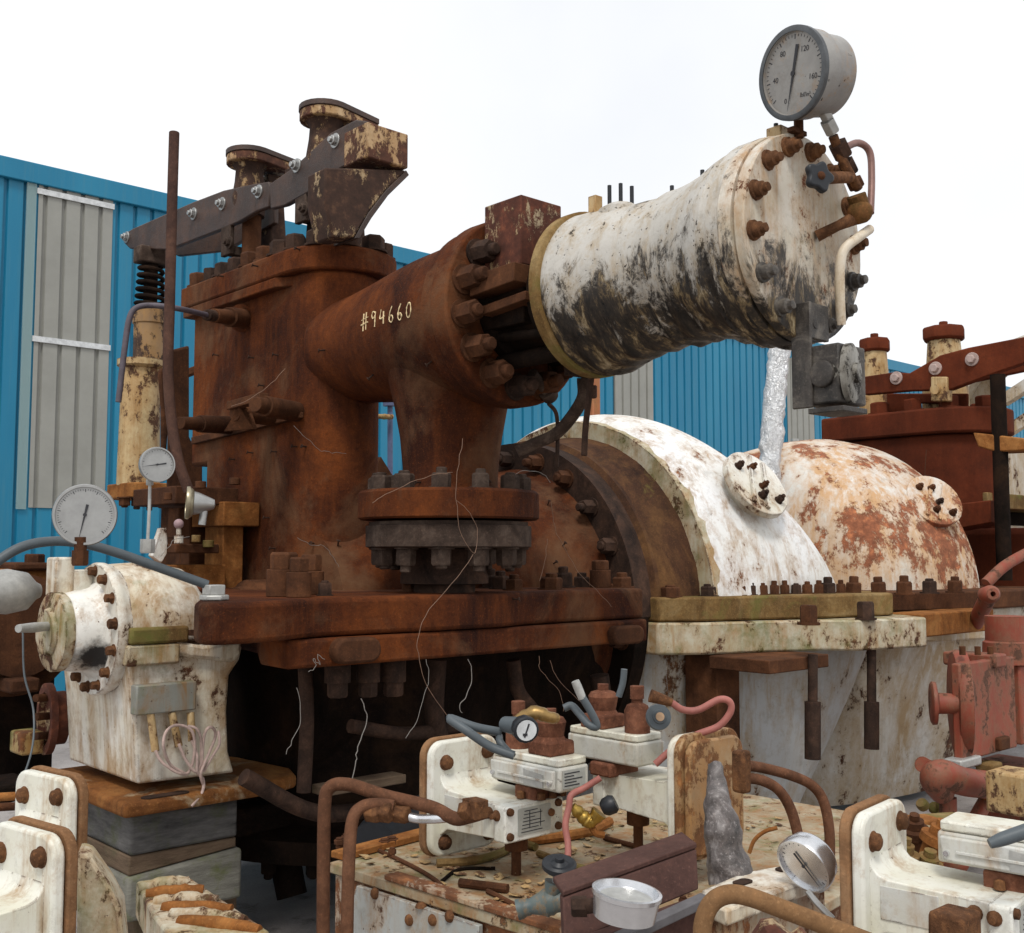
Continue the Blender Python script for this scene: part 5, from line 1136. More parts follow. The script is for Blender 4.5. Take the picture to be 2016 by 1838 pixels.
def ctrl_valve(name, label, cat, group, detail=True):
    t = T(name, label, cat, (0, 0, 0), group)
    # plate
    b = B(); slab(b, V(0, .0, 0), XA, ZA, .25, .32, .045, .028); Q(t, 'mount_plate', b, M_cv, bevel=.008, seg=3)       # XA x ZA = -YA
    b = B(); slab(b, V(0, .024, 0), XA, ZA, .262, .332, .05, .022); Q(t, 'gasket_plate', b, M_cvb, bevel=.004)
    for sx, sz in ((-.075, .10), (.08, .115), (-.08, -.12), (.085, -.12)):
        b = B(); b.lathe((sx, -.026, sz), -YA, [(0, .022), (.004, .022), (.005, .019), (.016, .018), (.02, .012), (.022, 0)], 14); Q(t, 'plate_bolt', b, M_bolt)
    # body with a swept shoulder up the plate
    b = B(); n_ = 8; prof = [(-.026, .075), (-.032, .052), (-.045, .038), (-.065, .031), (-.27, .024)]
    pts = [V(-.095, y, z) for y, z in prof] + [V(-.095, -.27, -.065), V(-.095, -.06, -.078), V(-.095, -.026, -.1)]
    b.prism(pts, (.19, 0, 0)); bd = Q(t, 'body', b, M_cv, bevel=.008, seg=3)
    b = B(); slab(b, V(.002, -.268, -.022), XA, ZA, .215, .095, .008, .045); Q(bd, 'end_block', b, M_cv, bevel=.004)
    b = B(); slab(b, V(.0, -.3135, -.02), XA, ZA, .12, .07, .004, .002); Q(bd, 'nameplate', b, M_plate)
    b = B()
    for i in range(7): b.box((-.05 + .002 * i, -.3165, -.048 + i * .009), (-.05 + random.uniform(.04, .095), -.3157, -.046 + i * .009))
    b.box((-.02, -.3166, -.04), (-.018, -.3158, .005)); b.box((.02, -.3166, -.04), (.022, -.3158, .005))
    Q(bd, 'plate_lines', b, M_ink)
    for sx, sz in ((-.09, .012), (-.09, -.052), (.088, .012), (.088, -.05), (.06, -.01)):
        b = B(); b.lathe((sx, -.312, sz), -YA, [(0, .011), (.01, .010), (.013, 0)], 10); Q(bd, 'screw', b, M_bolt)
    b = B(); b.box((-.0975, -.17, -.05), (-.0945, -.05, .018)); Q(bd, 'side_panel', b, M_sol, bevel=.001)
    for sy, sz in ((-.24, .0), (-.28, .0)):
        b = B(); b.lathe((-.096, sy, sz), -XA, [(0, .016), (.012, .015), (.018, .008), (.03, .008), (.032, 0)], 12); Q(bd, 'side_bolt', b, M_bolt)
    # foot
    b = B(); b.cyl((.02, -.22, -.066), (.02, -.22, -.12), .032, seg=18); b.cyl((.02, -.22, -.12), (.02, -.22, -.25), .014, seg=12); b.cyl((.02, -.22, -.25), (.02, -.22, -.262), .024, seg=12); Q(t, 'foot', b, M_rust2)
    # neck and upper box
    b = BS(); b.box((-.045, -.245, .02), (.075, -.165, .058)); Q(t, 'neck', b, M_dom, bevel=.006, disp=(.002, 30))
    for sx, sy in ((-.03, -.255), (.01, -.258), (.05, -.255), (-.055, -.2)):
        b = BS(); b.lathe((sx, sy, .028), ZA, [(0, .012), (.016, .011), (.02, 0)], 10); Q(t, 'neck_bolt', b, M_bolt)
    ub = BS(); ub.box((-.05, -.345, .06), (.062, -.075, .125)); u_ = Q(t, 'coil_box', ub, M_sol, bevel=.007, seg=3)
    b = BS(); b.prism([(-.052, -.335, .068), (-.052, -.09, .068), (-.052, -.085, .118), (-.052, -.335, .118)], (-.014, 0, 0)); ld = Q(u_, 'box_lid', b, M_sol, bevel=.004)
    b = BS(); b.box((-.0715, -.335, .087), (-.0662, -.12, .093)); Q(u_, 'lid_rib', b, M_sol, bevel=.001)
    b = BS(); b.prism([(-.0663, -.30, .07), (-.0663, -.225, .07), (-.0663, -.225, .112), (-.0663, -.30, .104)], (-.003, 0, 0)); Q(u_, 'lid_badge', b, M_galv)
    for yy in (-.325, -.1):
        b = BS(); b.cyl((-.066, yy, .085), (-.074, yy, .085), .006, seg=10); Q(u_, 'lid_screw', b, M_bright)
    b = BS(); b.box((-.04, -.3475, .07), (.045, -.3455, .118)); Q(u_, 'box_label', b, M_plate)
    b = BS()
    for i in range(5): b.box((-.034, -.3485, .076 + i * .008), (-.034 + random.uniform(.03, .07), -.3478, .079 + i * .008))
    Q(u_, 'plate_lines', b, M_ink)
    b = BS(); slab(b, V(.006, -.21, .126), XA, YA, .11, .26, .01, .02); Q(t, 'box_top', b, M_cv, bevel=.004)
    # two pilot cylinders
    b = BS(); b.lathe((.01, -.12, .146), ZA, [(0, .036), (.06, .036), (.075, .030), (.082, .016), (.092, .016), (.093, .02), (.128, .02), (.129, .017), (.13, 0)], 22, fn=None); Q(t, 'pilot_cylinder', b, M_dom, disp=(.0015, 40))
    b = BS(); b.box((-.04, -.30, .146), (.055, -.21, .185)); Q(t, 'pilot_block', b, M_dom, bevel=.006, disp=(.002, 30))
    b = BS(); b.lathe((.005, -.255, .183), ZA, [(0, .044), (.012, .036), (.05, .044), (.062, .036), (.068, .016), (.085, .016), (.086, 0)], 22); Q(t, 'pilot_cylinder', b, M_dom, disp=(.0015, 40))
    return t
def place(o, loc, rz, sc=1.0, rx=0):
    o.location = loc; o.rotation_euler = (rx, 0, rz); o.scale = (sc,) * 3
def dup(o, par=None):
    c = o.copy(); COL.objects.link(c); c.parent = par
    for ch in [x for x in bpy.data.objects if x.parent == o]: dup(ch, c)
    return c
GR = 'white plate mounted control valves'
cv = ctrl_valve('control_valve', 'control valve at the centre front with dial knob, white plate behind its body', 'control valve', GR)
loc1 = P(905, 1562, D=3.22)
cv2 = dup(cv); cv2['label'] = 'control valve with brown stained dished plate nearest the viewer, right of the centre one'
cv3 = dup(cv); cv3['label'] = 'largest control valve at the right edge, wide white body under a grey box'
cv4 = dup(cv); cv4['label'] = 'white valve plate at the left edge, the farther and higher of two'
cv5 = dup(cv); cv5['label'] = 'white valve plate at the lower left corner, the nearer of two'
place(cv, loc1, 0)
place(cv2, P(1386, 1560, D=3.02), math.radians(180))
place(cv3, P(1722, 1732, D=2.42), math.radians(8))
place(cv4, P(98, 1650, D=2.78), math.radians(-80))
place(cv5, P(62, 1782, D=2.3), math.radians(-80))
for o_, pre in ((cv3, ('pilot',)), (cv4, ('pilot', 'coil', 'box', 'neck', 'foot')), (cv5, ('pilot', 'coil', 'box', 'neck', 'foot'))):
    for ch in [x for x in bpy.data.objects if x.parent == o_ and x.name.startswith(pre)]:
        for g in [x for x in bpy.data.objects if x.parent == ch]: bpy.data.objects.remove(g)
        bpy.data.objects.remove(ch)
# dished, stained back plate of the second valve
M_stain = paint('brown stained dished lid', (.42, .33, .2, 1), (.22, .11, .045, 1), amount=.9, stain=1.2, edge=0, scale=5, rustc=(.2, .085, .03, 1), ochre=(.34, .17, .055, 1), vert=.3, loc=(1, 1, 0))
for ch in [x for x in bpy.data.objects if x.parent == cv2]:
    if ch.name.startswith('gasket_plate'):
        ch.data = ch.data.copy(); ch.data.materials.clear(); ch.data.materials.append(M_stain)
        b = B(); slab(b, V(0, .0245, 0), XA, ZA, .235, .30, .045, -.022)
        o = _mesh('dished_cover', b, M_stain, (0, 0, 0), .006); o.parent = cv2
# hoses, knob and fittings of the centre valve
TB2 = lambda name, label, cat, pts, r, m, seg=10, **k: S(name, (lambda bb: (bb.tube([P(a, c, D=d) for a, c, d in pts], r, seg), bb)[1])(B()), m, label, cat, P(*pts[-1][:2], D=pts[-1][2]), **k)
TB2('black_hose', 'black hose looping from the dial knob down to the grey box of the centre valve', 'hose', [(985, 1442, 2.9), (935, 1432, 2.88), (885, 1415, 2.88), (920, 1440, 2.85), (965, 1470, 2.85), (1012, 1488, 2.84)], .0115, M_grey, 12)
TB2('black_hose', 'short black hose loop between the knob and the grey box', 'hose', [(983, 1450, 2.9), (985, 1462, 2.87), (1000, 1480, 2.86), (1010, 1490, 2.85)], .0095, M_grey, 12)
TB2('black_hose', 'black hose behind the pilot cylinders rising to an upright grey plug', 'hose', [(1110, 1395, 3.0), (1125, 1390, 3.0), (1140, 1405, 2.98), (1160, 1428, 2.95), (1175, 1430, 2.95), (1165, 1405, 2.95), (1143, 1368, 2.95)], .0105, M_grey, 12)
b = B(); p = P(1141, 1362, D=2.95); d = (P(1136, 1350, D=2.95) - p).normalized(); b.lathe(p - d * .02, d, [(0, .011), (.035, .012), (.05, .011)], 10); S('hose_plug', b, M_galv, 'small grey plug on top of the upright black hose end', 'plug', p)
kn = T('dial_knob', 'black knob with small white dial on the centre control valve', 'knob', P(1035, 1438, D=2.82))
n = V(-.45, -.88, -.1).normalized(); c = P(1036, 1438, D=2.80)
b = B(); b.lathe(c - n * .03, n, [(0, .03), (.006, .034), (.03, .034), (.033, .031)], 12); Q(kn, 'knob_body', b, M_black, bevel=.002)
b = B(); b.cyl(c + n * .0, c + n * .005, .026, seg=24); fc = Q(kn, 'dial', b, M_strip)
u, v = frame(n); b = B(); b.obox(c + n * .006, (u * .3 + v * .95) * .018, (v * .3 - u * .95) * .002, n * .0005); b.obox(c + n * .006 - u * .004 - v * .01, u * .006, v * .003, n * .0005); Q(fc, 'dial_mark', b, M_ink)
b = B(); b.cyl(c - n * .03, c - n * .03 + (P(1000, 1432, D=2.86) - c), .026, .02, seg=16); Q(kn, 'knob_neck', b, M_grey)
b = B(); b.tube([P(1000, 1436, D=2.87), P(1050, 1405, D=2.86), P(1078, 1412, D=2.86), P(1095, 1415, D=2.88)], [.016, .02, .016, .013], 12, jit=.1); Q(kn, 'brass_fitting', b, plain('tarnished brass', (.3, .19, .07, 1), .4, .7, .3, 30))
# rusty looped tubes at the left of the tank
M_tube = rust('brown rusted tube', (.06, .03, .018, 1), (.13, .058, .032, 1), (.22, .105, .06, 1), 6, .3)
TB2('oil_pipe', 'larger rusty tube arching from the ground over to the centre valve', 'pipe', [(636, 1850, 2.9), (637, 1700, 2.92), (639, 1590, 2.94), (648, 1552, 2.95), (685, 1545, 2.95), (760, 1568, 2.93), (850, 1590, 2.9), (895, 1612, 2.85), (925, 1608, 2.83), (952, 1600, 2.8)], .0175, M_tube, 14)
TB2('oil_pipe', 'smaller rusty tube standing inside the arch of the larger one', 'pipe', [(683, 1850, 2.85), (686, 1720, 2.86), (693, 1620, 2.88), (712, 1590, 2.9), (745, 1584, 2.9), (775, 1588, 2.9)], .0165, M_tube, 14)
pf = T('pipe_coupling', 'orange rusty union joining the smaller tube and the silver tube', 'pipe fitting', P(762, 1602, D=2.9))
for px, py, r in ((735, 1602, .024), (760, 1598, .03), (790, 1604, .024)):
    q = P(px, py, D=2.9); d = (P(px + 30, py + 4, D=2.88) - P(px, py, D=2.9)).normalized(); b = B(); b.hexa(q - d * .018, d, r, .04); Q(pf, 'coupling_nut', b, M_bolt, bevel=.003, disp=(.002, 40))
TB2('silver_tube', 'short silver painted tube running from the orange union into the centre valve', 'pipe', [(790, 1604, 2.9), (820, 1612, 2.9), (855, 1613, 2.88), (885, 1610, 2.87)], .012, M_bright, 12)
b = B(); q = P(938, 1592, D=2.78); b.box((q.x - .02, q.y - .02, q.z - .024), (q.x + .025, q.y + .03, q.z + .022)); b.hexa(P(915, 1598, D=2.79), (P(938, 1592, D=2.76) - P(915, 1598, D=2.79)), .024, .03); S('pipe_block', b, M_bolt, 'rusty connector block where the larger tube meets the centre valve', 'pipe fitting', q, bevel=.01, disp=(.004, 25))
# handwheel valve on the tank top
hv = T('globe_valve', 'small teal grey valve with black round handwheel lying on the tank top', 'valve', PZ(1070, 1795))
M_teal = paint('teal grey valve body', (.07, .1, .105, 1), (.11, .13, .12, 1), amount=.4, stain=.2, edge=0, scale=20)
wc_ = P(1101, 1703, D=2.55); n = V(-.15, -.25, 1).normalized()
b = B(); b.lathe(wc_ - n * .012, n, [(0, .015), (0, .034), (.006, .04), (.016, .04), (.02, .034), (.016, .02), (.022, .012), (.03, .01), (.031, 0)], 22); Q(hv, 'handwheel', b, M_black)
b = B(); b.cyl(wc_, P(1090, 1745, D=2.55), .007, seg=10); Q(hv, 'stem', b, M_steel)
TB(hv, 'valve_body', [(1092, 1738, 0), (1086, 1755, 0), (1078, 1770, 0)], .02, M_teal) if False else None
b = B(); b.tube([P(1092, 1738, D=2.55), P(1086, 1757, D=2.55), P(1076, 1778, D=2.56)], [.024, .018, .026], 14); Q(hv, 'bonnet', b, M_teal)
b = B(); b.tube([P(1018, 1792, D=2.55), P(1045, 1785, D=2.55), P(1075, 1778, D=2.55), P(1112, 1772, D=2.55)], [.024, .018, .03, .024], 14, jit=.08); Q(hv, 'valve_body', b, M_teal)
# hoses right of centre
M_pink = plain('faded pink rubber', (.30, .105, .085, 1), .6, 0, .3, 12)
TB2('pink_hose', 'faded pink hose snaking in a bend beside the second control valve', 'hose', [(1322, 1384, 3.0), (1345, 1398, 3.0), (1375, 1398, 3.0), (1415, 1378, 3.0), (1436, 1382, 3.0), (1438, 1402, 3.0), (1415, 1430, 3.0), (1370, 1448, 3.0), (1325, 1475, 3.0), (1290, 1505, 3.0)], .0095, M_pink, 12)
b = B(); b.tube([P(1280, 1370, D=3.0), P(1305, 1378, D=3.0), P(1322, 1384, D=3.0)], [.018, .014, .011], 12); S('hose_fitting', b, M_bolt, 'rusty fitting at the upper end of the pink hose', 'hose fitting', P(1300, 1378, D=3.0))
TB2('pink_hose', 'faded pink hose hanging between the two middle control valves to the tank top', 'hose', [(1182, 1532, 2.9), (1150, 1552, 2.9), (1125, 1566, 2.88), (1120, 1590, 2.87), (1113, 1625, 2.85), (1118, 1660, 2.83), (1118, 1688, 2.8)], .0085, M_pink, 12)
b = B(); b.tube([P(1127, 1588, D=2.95), P(1150, 1610, D=2.95), P(1165, 1618, D=2.95), P(1180, 1600, D=2.95)], [.012, .02, .016, .02], 12, jit=.15)
bv_ = T('brass_cock', 'small brass cock with black knob between the middle control valves', 'valve', P(1165, 1640, D=2.95)); Q(bv_, 'cock_body', b, plain('yellow brass', (.4, .26, .06, 1), .35, .8, .3, 30))
b = B(); q = P(1192, 1590, D=2.94); b.lathe(q, V(.5, -.6, .4), [(-.01, .016), (0, .024), (.02, .026), (.03, .02), (.031, 0)], 12); Q(bv_, 'knob', b, M_black)
b = B(); b.tube([P(1160, 1618, D=2.95), P(1172, 1640, D=2.95), P(1190, 1645, D=2.95)], .009, 8); Q(bv_, 'nipple', b, M_orange)
bs = T('burner_stopper', 'round dark stopper with pale centre ring just right of the far control valve', 'stopper', P(1298, 1415, D=3.05))
bs['label'] = 'round dark disc with pale centre beside the second valve cylinders'; bs['category'] = 'disc'; bs.name = 'round_disc'; ROOTLOC[bs.name] = P(1298, 1415, D=3.05)
n = V(-.5, -.8, .2).normalized(); c = P(1298, 1412, D=3.05)
b = B(); b.lathe(c - n * .02, n, [(0, .02), (.01, .036), (.02, .034), (.021, .02), (.025, .018), (.025, 0)], 24); Q(bs, 'disc', b, M_grey)
b = B(); b.cyl(c + n * .005, c + n * .009, .012, seg=16); Q(bs, 'centre', b, plain('peach plastic', (.5, .33, .2, 1), .5))
TB2('black_rod', 'thin grey rod leaning up behind the second valve cylinders', 'rod', [(1218, 1372, 3.05), (1226, 1345, 3.05), (1229, 1318, 3.05)], .009, M_grey)
# tubes behind the brown lid
TB2('oil_pipe', 'upper rusty tube running right from the brown stained plate and bending down', 'pipe', [(1462, 1507, 2.8), (1500, 1512, 2.85), (1560, 1528, 2.9), (1600, 1548, 2.92), (1622, 1580, 2.92), (1633, 1640, 2.9), (1633, 1720, 2.88)], .0135, M_tube, 12)
TB2('oil_pipe', 'lower rusty tube curving down right behind the small upturned gauge', 'pipe', [(1468, 1532, 2.8), (1500, 1537, 2.82), (1532, 1555, 2.84), (1555, 1590, 2.85), (1570, 1640, 2.84), (1580, 1700, 2.83)], .0135, M_tube, 12)
b = B(); q = P(1460, 1505, D=2.8); b.box((q.x - .02, q.y - .02, q.z - .07), (q.x + .015, q.y + .02, q.z + .035)); S('pipe_block', b, M_bolt, 'rusty twin connector beside the brown stained plate', 'pipe fitting', q, bevel=.008, disp=(.004, 25))
TB2('bent_wire', 'short ochre bent wire standing in front of the pale casing', 'wire', [(1475, 1680, 2.75), (1485, 1655, 2.75), (1505, 1638, 2.75), (1530, 1630, 2.75)], .005, M_orange)
# crumpled sleeve
def sleeve():
    b = B(); pts = []
    a = [P(1397, 1512, D=2.62), P(1402, 1590, D=2.6), P(1412, 1660, D=2.58), P(1442, 1728, D=2.56)]
    b.tube([P(1405, 1505, D=2.66), P(1412, 1580, D=2.62), P(1425, 1650, D=2.6), P(1440, 1735, D=2.58)], [.014, .035, .044, .05], 26, 10)
    return b
S('foil_sleeve', sleeve(), rust('blackened foil', (.02, .017, .016, 1), (.14, .12, .115, 1), (.5, .47, .46, 1), 11, .3, rough=.5, spec=.6), 'crumpled blackened foil sleeve hanging in front of the brown stained plate', 'sleeve', P(1440, 1735, D=2.58), disp=(.012, 16))
# brown steel angle with aluminium gauge ring
M_ang = rust('maroon brown steel', (.055, .03, .026, 1), (.095, .05, .042, 1), (.14, .075, .06, 1), 2.5, .3, bump=.15)
sa = T('steel_angle', 'maroon brown steel beam lying across the front of the tank', 'beam', P(1250, 1800, D=2.2))
q1, q2, q3, q4 = P(1108, 1768, D=2.25), P(1372, 1672, D=2.45), P(1376, 1752, D=2.4), P(1112, 1862, D=2.2)
b = B(); b.prism([q1, q2, q3, q4], V(.02, .03, -.002)); Q(sa, 'web', b, M_ang, bevel=.004)
b = B(); b.prism([q1 + V(.0, .0, .001), q2 + V(0, 0, .001), q2 + V(.06, .09, .0), q1 + V(.06, .09, .0)], (0, 0, .012)); Q(sa, 'flange', b, M_ang, bevel=.003)
b = B(); b.bar(P(1100, 1905, D=2.1), P(1390, 1770, D=2.3), .03, .02); Q(sa, 'edge_bar', b, plain('dark grey strip', (.1, .095, .1, 1), .5), bevel=.003)
b = B(); b.prism([P(1112, 1870, D=2.13), P(1378, 1775, D=2.33), P(1378, 1950, D=2.33), P(1112, 1950, D=2.13)], V(.02, .03, 0)); Q(sa, 'lower_web', b, M_ang)
ar = T('gauge_ring', 'brushed aluminium gauge bezel lying on its back on the maroon beam', 'gauge', P(1232, 1800, D=2.12))
c = P(1231, 1785, D=2.12); n = V(-.22, -.30, 1).normalized(); n = (ZA + _f * -.05 + _r * .12).normalized()
b = B(); b.lathe(c - n * .022, n, [(0, .02), (0, .054), (.002, .059), (.042, .064), (.044, .067), (.052, .067), (.053, .061), (.04, .057), (.036, .0)], 48); Q(ar, 'bezel', b, M_bright)
b = B(); b.lathe(c + n * .015, n, [(0, .0565), (.003, .05), (.003, 0)], 40, cap=False); Q(ar, 'dial', b, M_galv)
b = B(); q = P(1155, 1785, D=2.16); b.cyl(q, P(1178, 1782, D=2.13), .014, seg=12); b.hexa(q, -_r, .02, .03); Q(ar, 'stem', b, M_rustd)
# flat white box top and small upturned gauge
wb = T('flat_cover', 'low white flat box with rusty holes between the beam and the small gauge', 'cover', P(1480, 1760, D=2.35))
zc_ = P(1400, 1790, D=2.3).z
pts = [P(a, c, Z=zc_) for a, c in ((1382, 1752), (1460, 1718), (1560, 1700), (1630, 1718), (1430, 1792), (1385, 1772))]
b = B(); b.prism(pts, (0, 0, -.035)); Q(wb, 'top', b, M_whitey, bevel=.006)
b = B(); b.prism([p + V(.015, .02, -.036) for p in pts], (0, 0, -.25)); Q(wb, 'side', b, M_side)
for px, py in ((1462, 1738), (1545, 1712)): p = P(px, py, Z=zc_ + .001); b = B(); slab(b, p, XA, YA, .05, .03, .012, .003); Q(wb, 'rusty_hole', b, M_rustd)
c = P(1580, 1708, D=2.42); n = (-_f * .55 - _r * .62 - _u * .32).normalized()
ug = gauge('pressure_gauge', 'small silver cased gauge tipped over against the right valve plate, dial facing down', c, n, .066, .055, case=M_bright, needle=(300, 1), marks=20, face=M_plate)
b = B(); b.tube([P(1590, 1755, D=2.42), P(1610, 1780, D=2.4), P(1640, 1810, D=2.38)], .007, 8); Q(ug, 'capillary', b, M_steel)
TB2('bent_pipe', 'ochre brown painted pipe sweeping across the bottom right', 'pipe', [(1383, 1880, 1.95), (1384, 1820, 1.95), (1400, 1780, 1.95), (1430, 1762, 1.95), (1470, 1765, 1.95), (1540, 1790, 1.94), (1640, 1828, 1.93), (1800, 1890, 1.9)], .0165, rust('ochre pipe', (.13, .07, .035, 1), (.22, .12, .055, 1), (.3, .18, .09, 1), 3, .3, bump=.15), 16)
b = B(); q = P(1530, 1850, D=2.05); b.lathe(q - V(0, 0, .05), V(.5, -.5, .6), [(0, .07), (.03, .08), (.05, .07), (.06, .03), (.08, .03), (.081, 0)], 24); S('round_scrap', b, M_yoke, 'rusty flaking round cap at the bottom edge under the ochre pipe', 'cap', q, disp=(.004, 20))
b = B(); q = P(1885, 1822, D=2.05); b.box((q.x - .02, q.y - .02, q.z - .03), (q.x + .06, q.y + .05, q.z + .02)); S('rusty_nut_block', b, M_bolt, 'rusty square fitting at the bottom right corner', 'pipe fitting', q, bevel=.008, disp=(.004, 25))
TB2('grey_probe', 'grey probe with dark tip lying on the box at the right edge', 'probe', [(1948, 1662, 2.1), (1975, 1652, 2.1), (2040, 1630, 2.1)], [.009, .013, .014], M_grey)
# lower left clutter
lc = T('ribbed_casting', 'rusty ribbed casting with flaking cream paint at the lower left', 'casting', P(310, 1820, D=2.7))
zc_ = P(320, 1780, D=2.9).z
pts = [P(a, c, Z=zc_) for a, c in ((268, 1735), (355, 1722), (372, 1725), (530, 1832), (520, 1890), (380, 1900), (300, 1800))]
M_rib = paint('flaky cream rust', (.5, .45, .3, 1), (.4, .3, .15, 1), amount=.8, stain=.95, moss=.5, edge=.01, scale=12, rustc=(.2, .08, .03, 1), bump=1.0, vert=1)
b = B(); b.prism(pts, (0, 0, -.1)); Q(lc, 'bed', b, M_whitem, bevel=.008)
for i in range(6):
    f = i / 5; a = P(272 + 80 * f, 1742 + 62 * f, Z=zc_ + .012); c_ = P(372 + 140 * f, 1728 + 95 * f, Z=zc_ + .012)
    b = B(); a = a - ZA * .012; c_ = c_ - ZA * .012; b.tube([a, a + (c_ - a) * .5 + ZA * .004, c_], [.016, .02, .016], 10, jit=.12); Q(lc, 'rib', b, M_orange if i % 2 else M_whitem, disp=(.004, 25))
b = B(); pts = [P(a, c, D=2.5) for a, c in ((150, 1680), (176, 1685), (215, 1745), (238, 1790), (250, 1900), (150, 1900))]; b.prism(pts, V(.05, .1, 0)); S('torn_lagging', b, M_whitem, 'torn white flaking lagging between the left valve plates and the ribbed casting', 'lagging', P(190, 1850, D=2.5), bevel=.01, disp=(.006, 12))
# thin wires hanging and sticking out
M_wr = plain('rusty wire', (.2, .12, .08, 1), .7); M_ws = plain('silvery wire', (.24, .22, .2, 1), .55, .2)
random.seed(5)
def wire(label, pts, Y, m=M_wr, r=.0018, par=None):
    r *= .65
    q_ = smooth_path([V(a, c, 0) for a, c in pts], 4); pts = [P(p.x + random.uniform(-1.6, 1.6), p.y + random.uniform(-1.6, 1.6), Y=Y) for p in q_]
    b = B(); b.tube(pts, r, 5, 2); S('loose_wire', b, m, label, 'wire', pts[0])
wire('pale twisted wire sticking out below the lower boss on the chest side', [(578, 838), (605, 865), (628, 885), (648, 891), (682, 892)], 4.45, M_ws)
wire('thin wire curving up from the lower boss cluster on the chest side', [(455, 800), (500, 782), (535, 755), (560, 728)], 4.45)
wire('pale wire bending down over the foot of the chest column', [(585, 1058), (612, 1072), (638, 1075), (655, 1095), (668, 1118)], 4.3, M_ws)
wire('long thin wire hooked over the round branch flange and looping down', [(912, 865), (900, 930), (899, 985), (905, 1040), (932, 1090), (940, 1050), (925, 1010), (899, 985)], 3.42)
wire('long thin wire trailing from the flange loop down across the joint flange', [(932, 1092), (890, 1150), (845, 1200), (823, 1250), (825, 1300), (840, 1350), (885, 1415)], 3.42)
wire('stiff wire laid over the bolts on the left of the round branch flange', [(733, 992), (760, 975), (810, 950), (860, 935), (890, 930)], 3.45)
wire('wire pair running down from the right side of the round branch flange', [(1085, 990), (1092, 1040), (1115, 1085), (1140, 1130), (1180, 1168), (1205, 1195)], 3.6)
wire('second wire crossing the joint flange right of the round branch flange', [(1078, 1060), (1072, 1105), (1062, 1145)], 3.6)
wire('short wire hanging under the joint flange over the centre valve', [(1062, 1292), (1065, 1320), (1100, 1360), (1110, 1400)], 3.66)
wire('silver wire hanging and kinked in the dark below the joint flange', [(712, 1375), (722, 1420), (705, 1470), (700, 1500), (692, 1540)], 3.55, M_ws, .0028)
wire('silver wire curl hanging between the joint flange and the black hose', [(922, 1298), (930, 1330), (918, 1370), (905, 1390), (910, 1405)], 3.5, M_ws, .0024)
wire('thin wire loop in the dark near the base plate of the pedestal', [(585, 1355), (593, 1410), (580, 1450), (562, 1485)], 3.6, M_ws)
wire('wire strand leaving the flange edge above the second control valve', [(1082, 1302), (1100, 1340), (1140, 1380), (1168, 1400)], 3.6)
wire('wire hanging beside the pump boss, forked at its end', [(838, 1300), (845, 1330), (836, 1370), (820, 1420), (798, 1455)], 3.5, M_ws)
wire('curly rusty twist below the left lifting lug of the joint flange', [(608, 1325), (622, 1312), (616, 1298), (630, 1308), (624, 1290), (640, 1300)], 3.6, M_ws)
wire('fine wire curve beside the thermometer stem', [(318, 1095), (330, 1080), (345, 1062), (372, 1058)], 4.5, M_ws)
wire('fine bundle of wire over the branch flange shoulder', [(1000, 940), (1035, 928), (1070, 935), (1082, 950)], 3.6, M_ws)
wire('thin vertical wire hanging in front of the pale lower casing', [(1310, 1300), (1312, 1330), (1318, 1375)], 3.4, M_ws)
# dark clutter under the turbine behind the tank
b = B(); a, c = P(640, 1570, Y=3.9), P(800, 1525, Y=3.9); b.box((a.x, 3.9, a.z), (c.x, 4.0, c.z)); S('pale_board', b, M_timber2, 'dim pale board seen in the dark below the turbine behind the tube arch', 'board', (a.x, 3.9, a.z), bevel=.004)
b = B(); b.tube([P(735, 1665, Y=3.6), P(755, 1640, Y=3.7), P(790, 1620, Y=3.8), P(860, 1600, Y=3.9)], .09, 18); S('black_hose', b, M_black, 'dull black rounded hose bundle on the ground behind the tank', 'hose', P(790, 1650, Y=3.8))

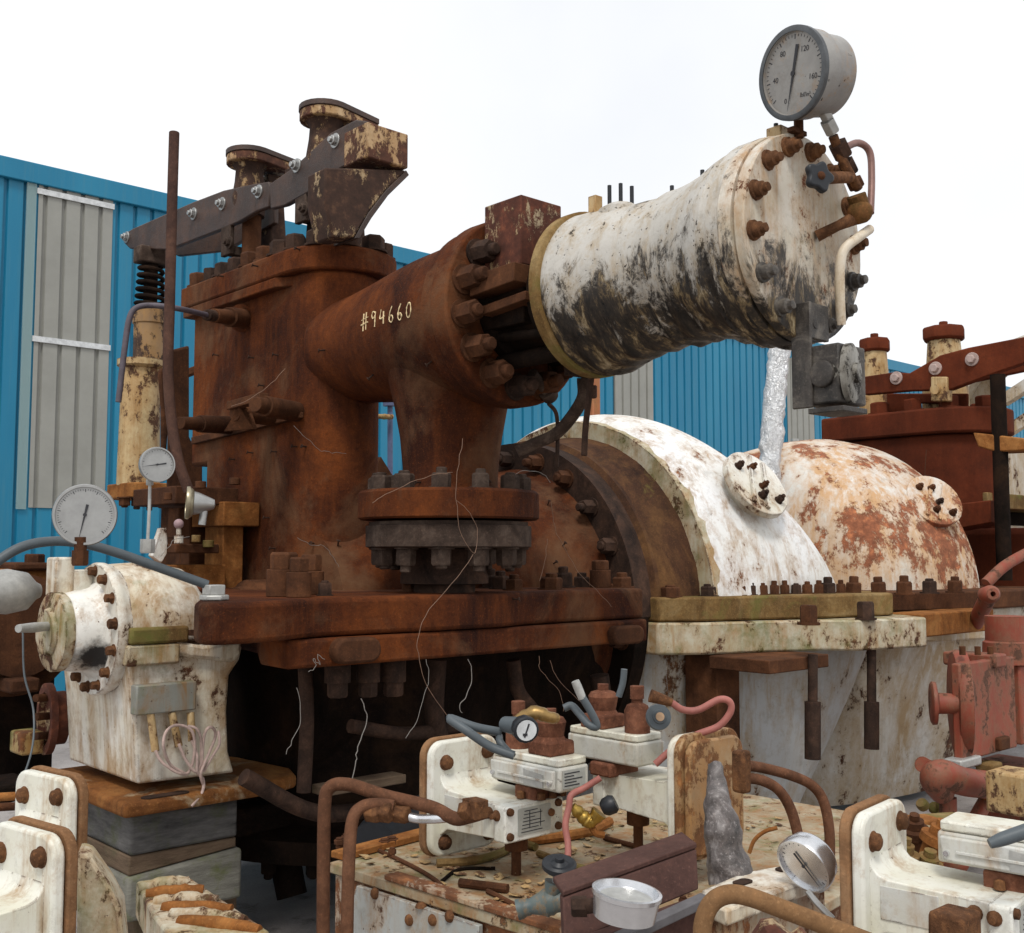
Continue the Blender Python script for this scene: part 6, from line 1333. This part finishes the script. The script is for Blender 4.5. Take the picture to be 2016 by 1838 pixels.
# rusty skid and small fittings in the gap below the pale casings
b = B(); a = P(1590, 1640, Z=.45); c = P(1900, 1640, Z=.45)
b.bar(P(1570, 1665, D=4.2), P(1905, 1640, D=4.6), .16, .14); S('skid_beam', b, M_moss, 'mossy rusty skid beam along the foot of the pale casings', 'beam', P(1740, 1665, D=4.4), bevel=.01)
b = B(); b.bar(P(1595, 1640, D=3.7), P(1840, 1622, D=3.9), .10, .05); S('deck_plate', b, M_orange, 'orange brown plate behind the right control valve', 'plate', P(1700, 1650, D=3.8), bevel=.006)
random.seed(21)
for k, (px, py, d, r) in enumerate(((1755, 1620, 3.4, .05), (1800, 1640, 3.3, .045), (1845, 1655, 3.2, .05), (1780, 1690, 3.1, .04), (1825, 1712, 3.1, .045), (1730, 1660, 3.3, .035))):
    q = P(px, py, D=d); b = B(); n = V(random.uniform(-.4, .2), random.uniform(-.6, -.1), 1).normalized()
    b.lathe(q - n * .06, n, [(0, r * .7), (.05, r * .7), (.052, r), (.075, r), (.077, r * .6), (.1, r * .6), (.102, r * .35), (.12, r * .35), (.121, 0)], 18)
    S('capped_fitting', b, random.choice((M_moss, M_rust2, M_orange)), ['mossy capped fitting nearest the orange plate behind the right valve plate', 'capped fitting just left of the red pump leg', 'capped fitting at the foot of the red pump leg', 'low capped fitting in front of the others left of the pump leg', 'rusty capped fitting lowest by the red pump foot joint', 'small leftmost capped fitting close to the right valve plate'][k], 'fitting', q, 'capped fittings left of the red pump', disp=(.003, 20))

# dim pipework in the dark under the turbine
pw = T('under_pipework', 'dim rusty pipes and braces in the dark space below the joint flange', 'pipework', V(3.2, 4.3, .3))
for pts, r in (([(600, 1300), (604, 1420), (598, 1560)], .03), ([(860, 1300), (855, 1400), (870, 1480)], .045), ([(690, 1430), (800, 1445), (900, 1430)], .03), ([(1010, 1300), (1020, 1360), (1050, 1400)], .035), ([(480, 1530), (620, 1600), (760, 1590)], .035), ([(1180, 1330), (1190, 1420), (1185, 1500)], .05)):
    b = B(); b.tube([P(a, c, Y=3.98) for a, c in pts], r, 14); Q(pw, 'pipe', b, M_rustd)
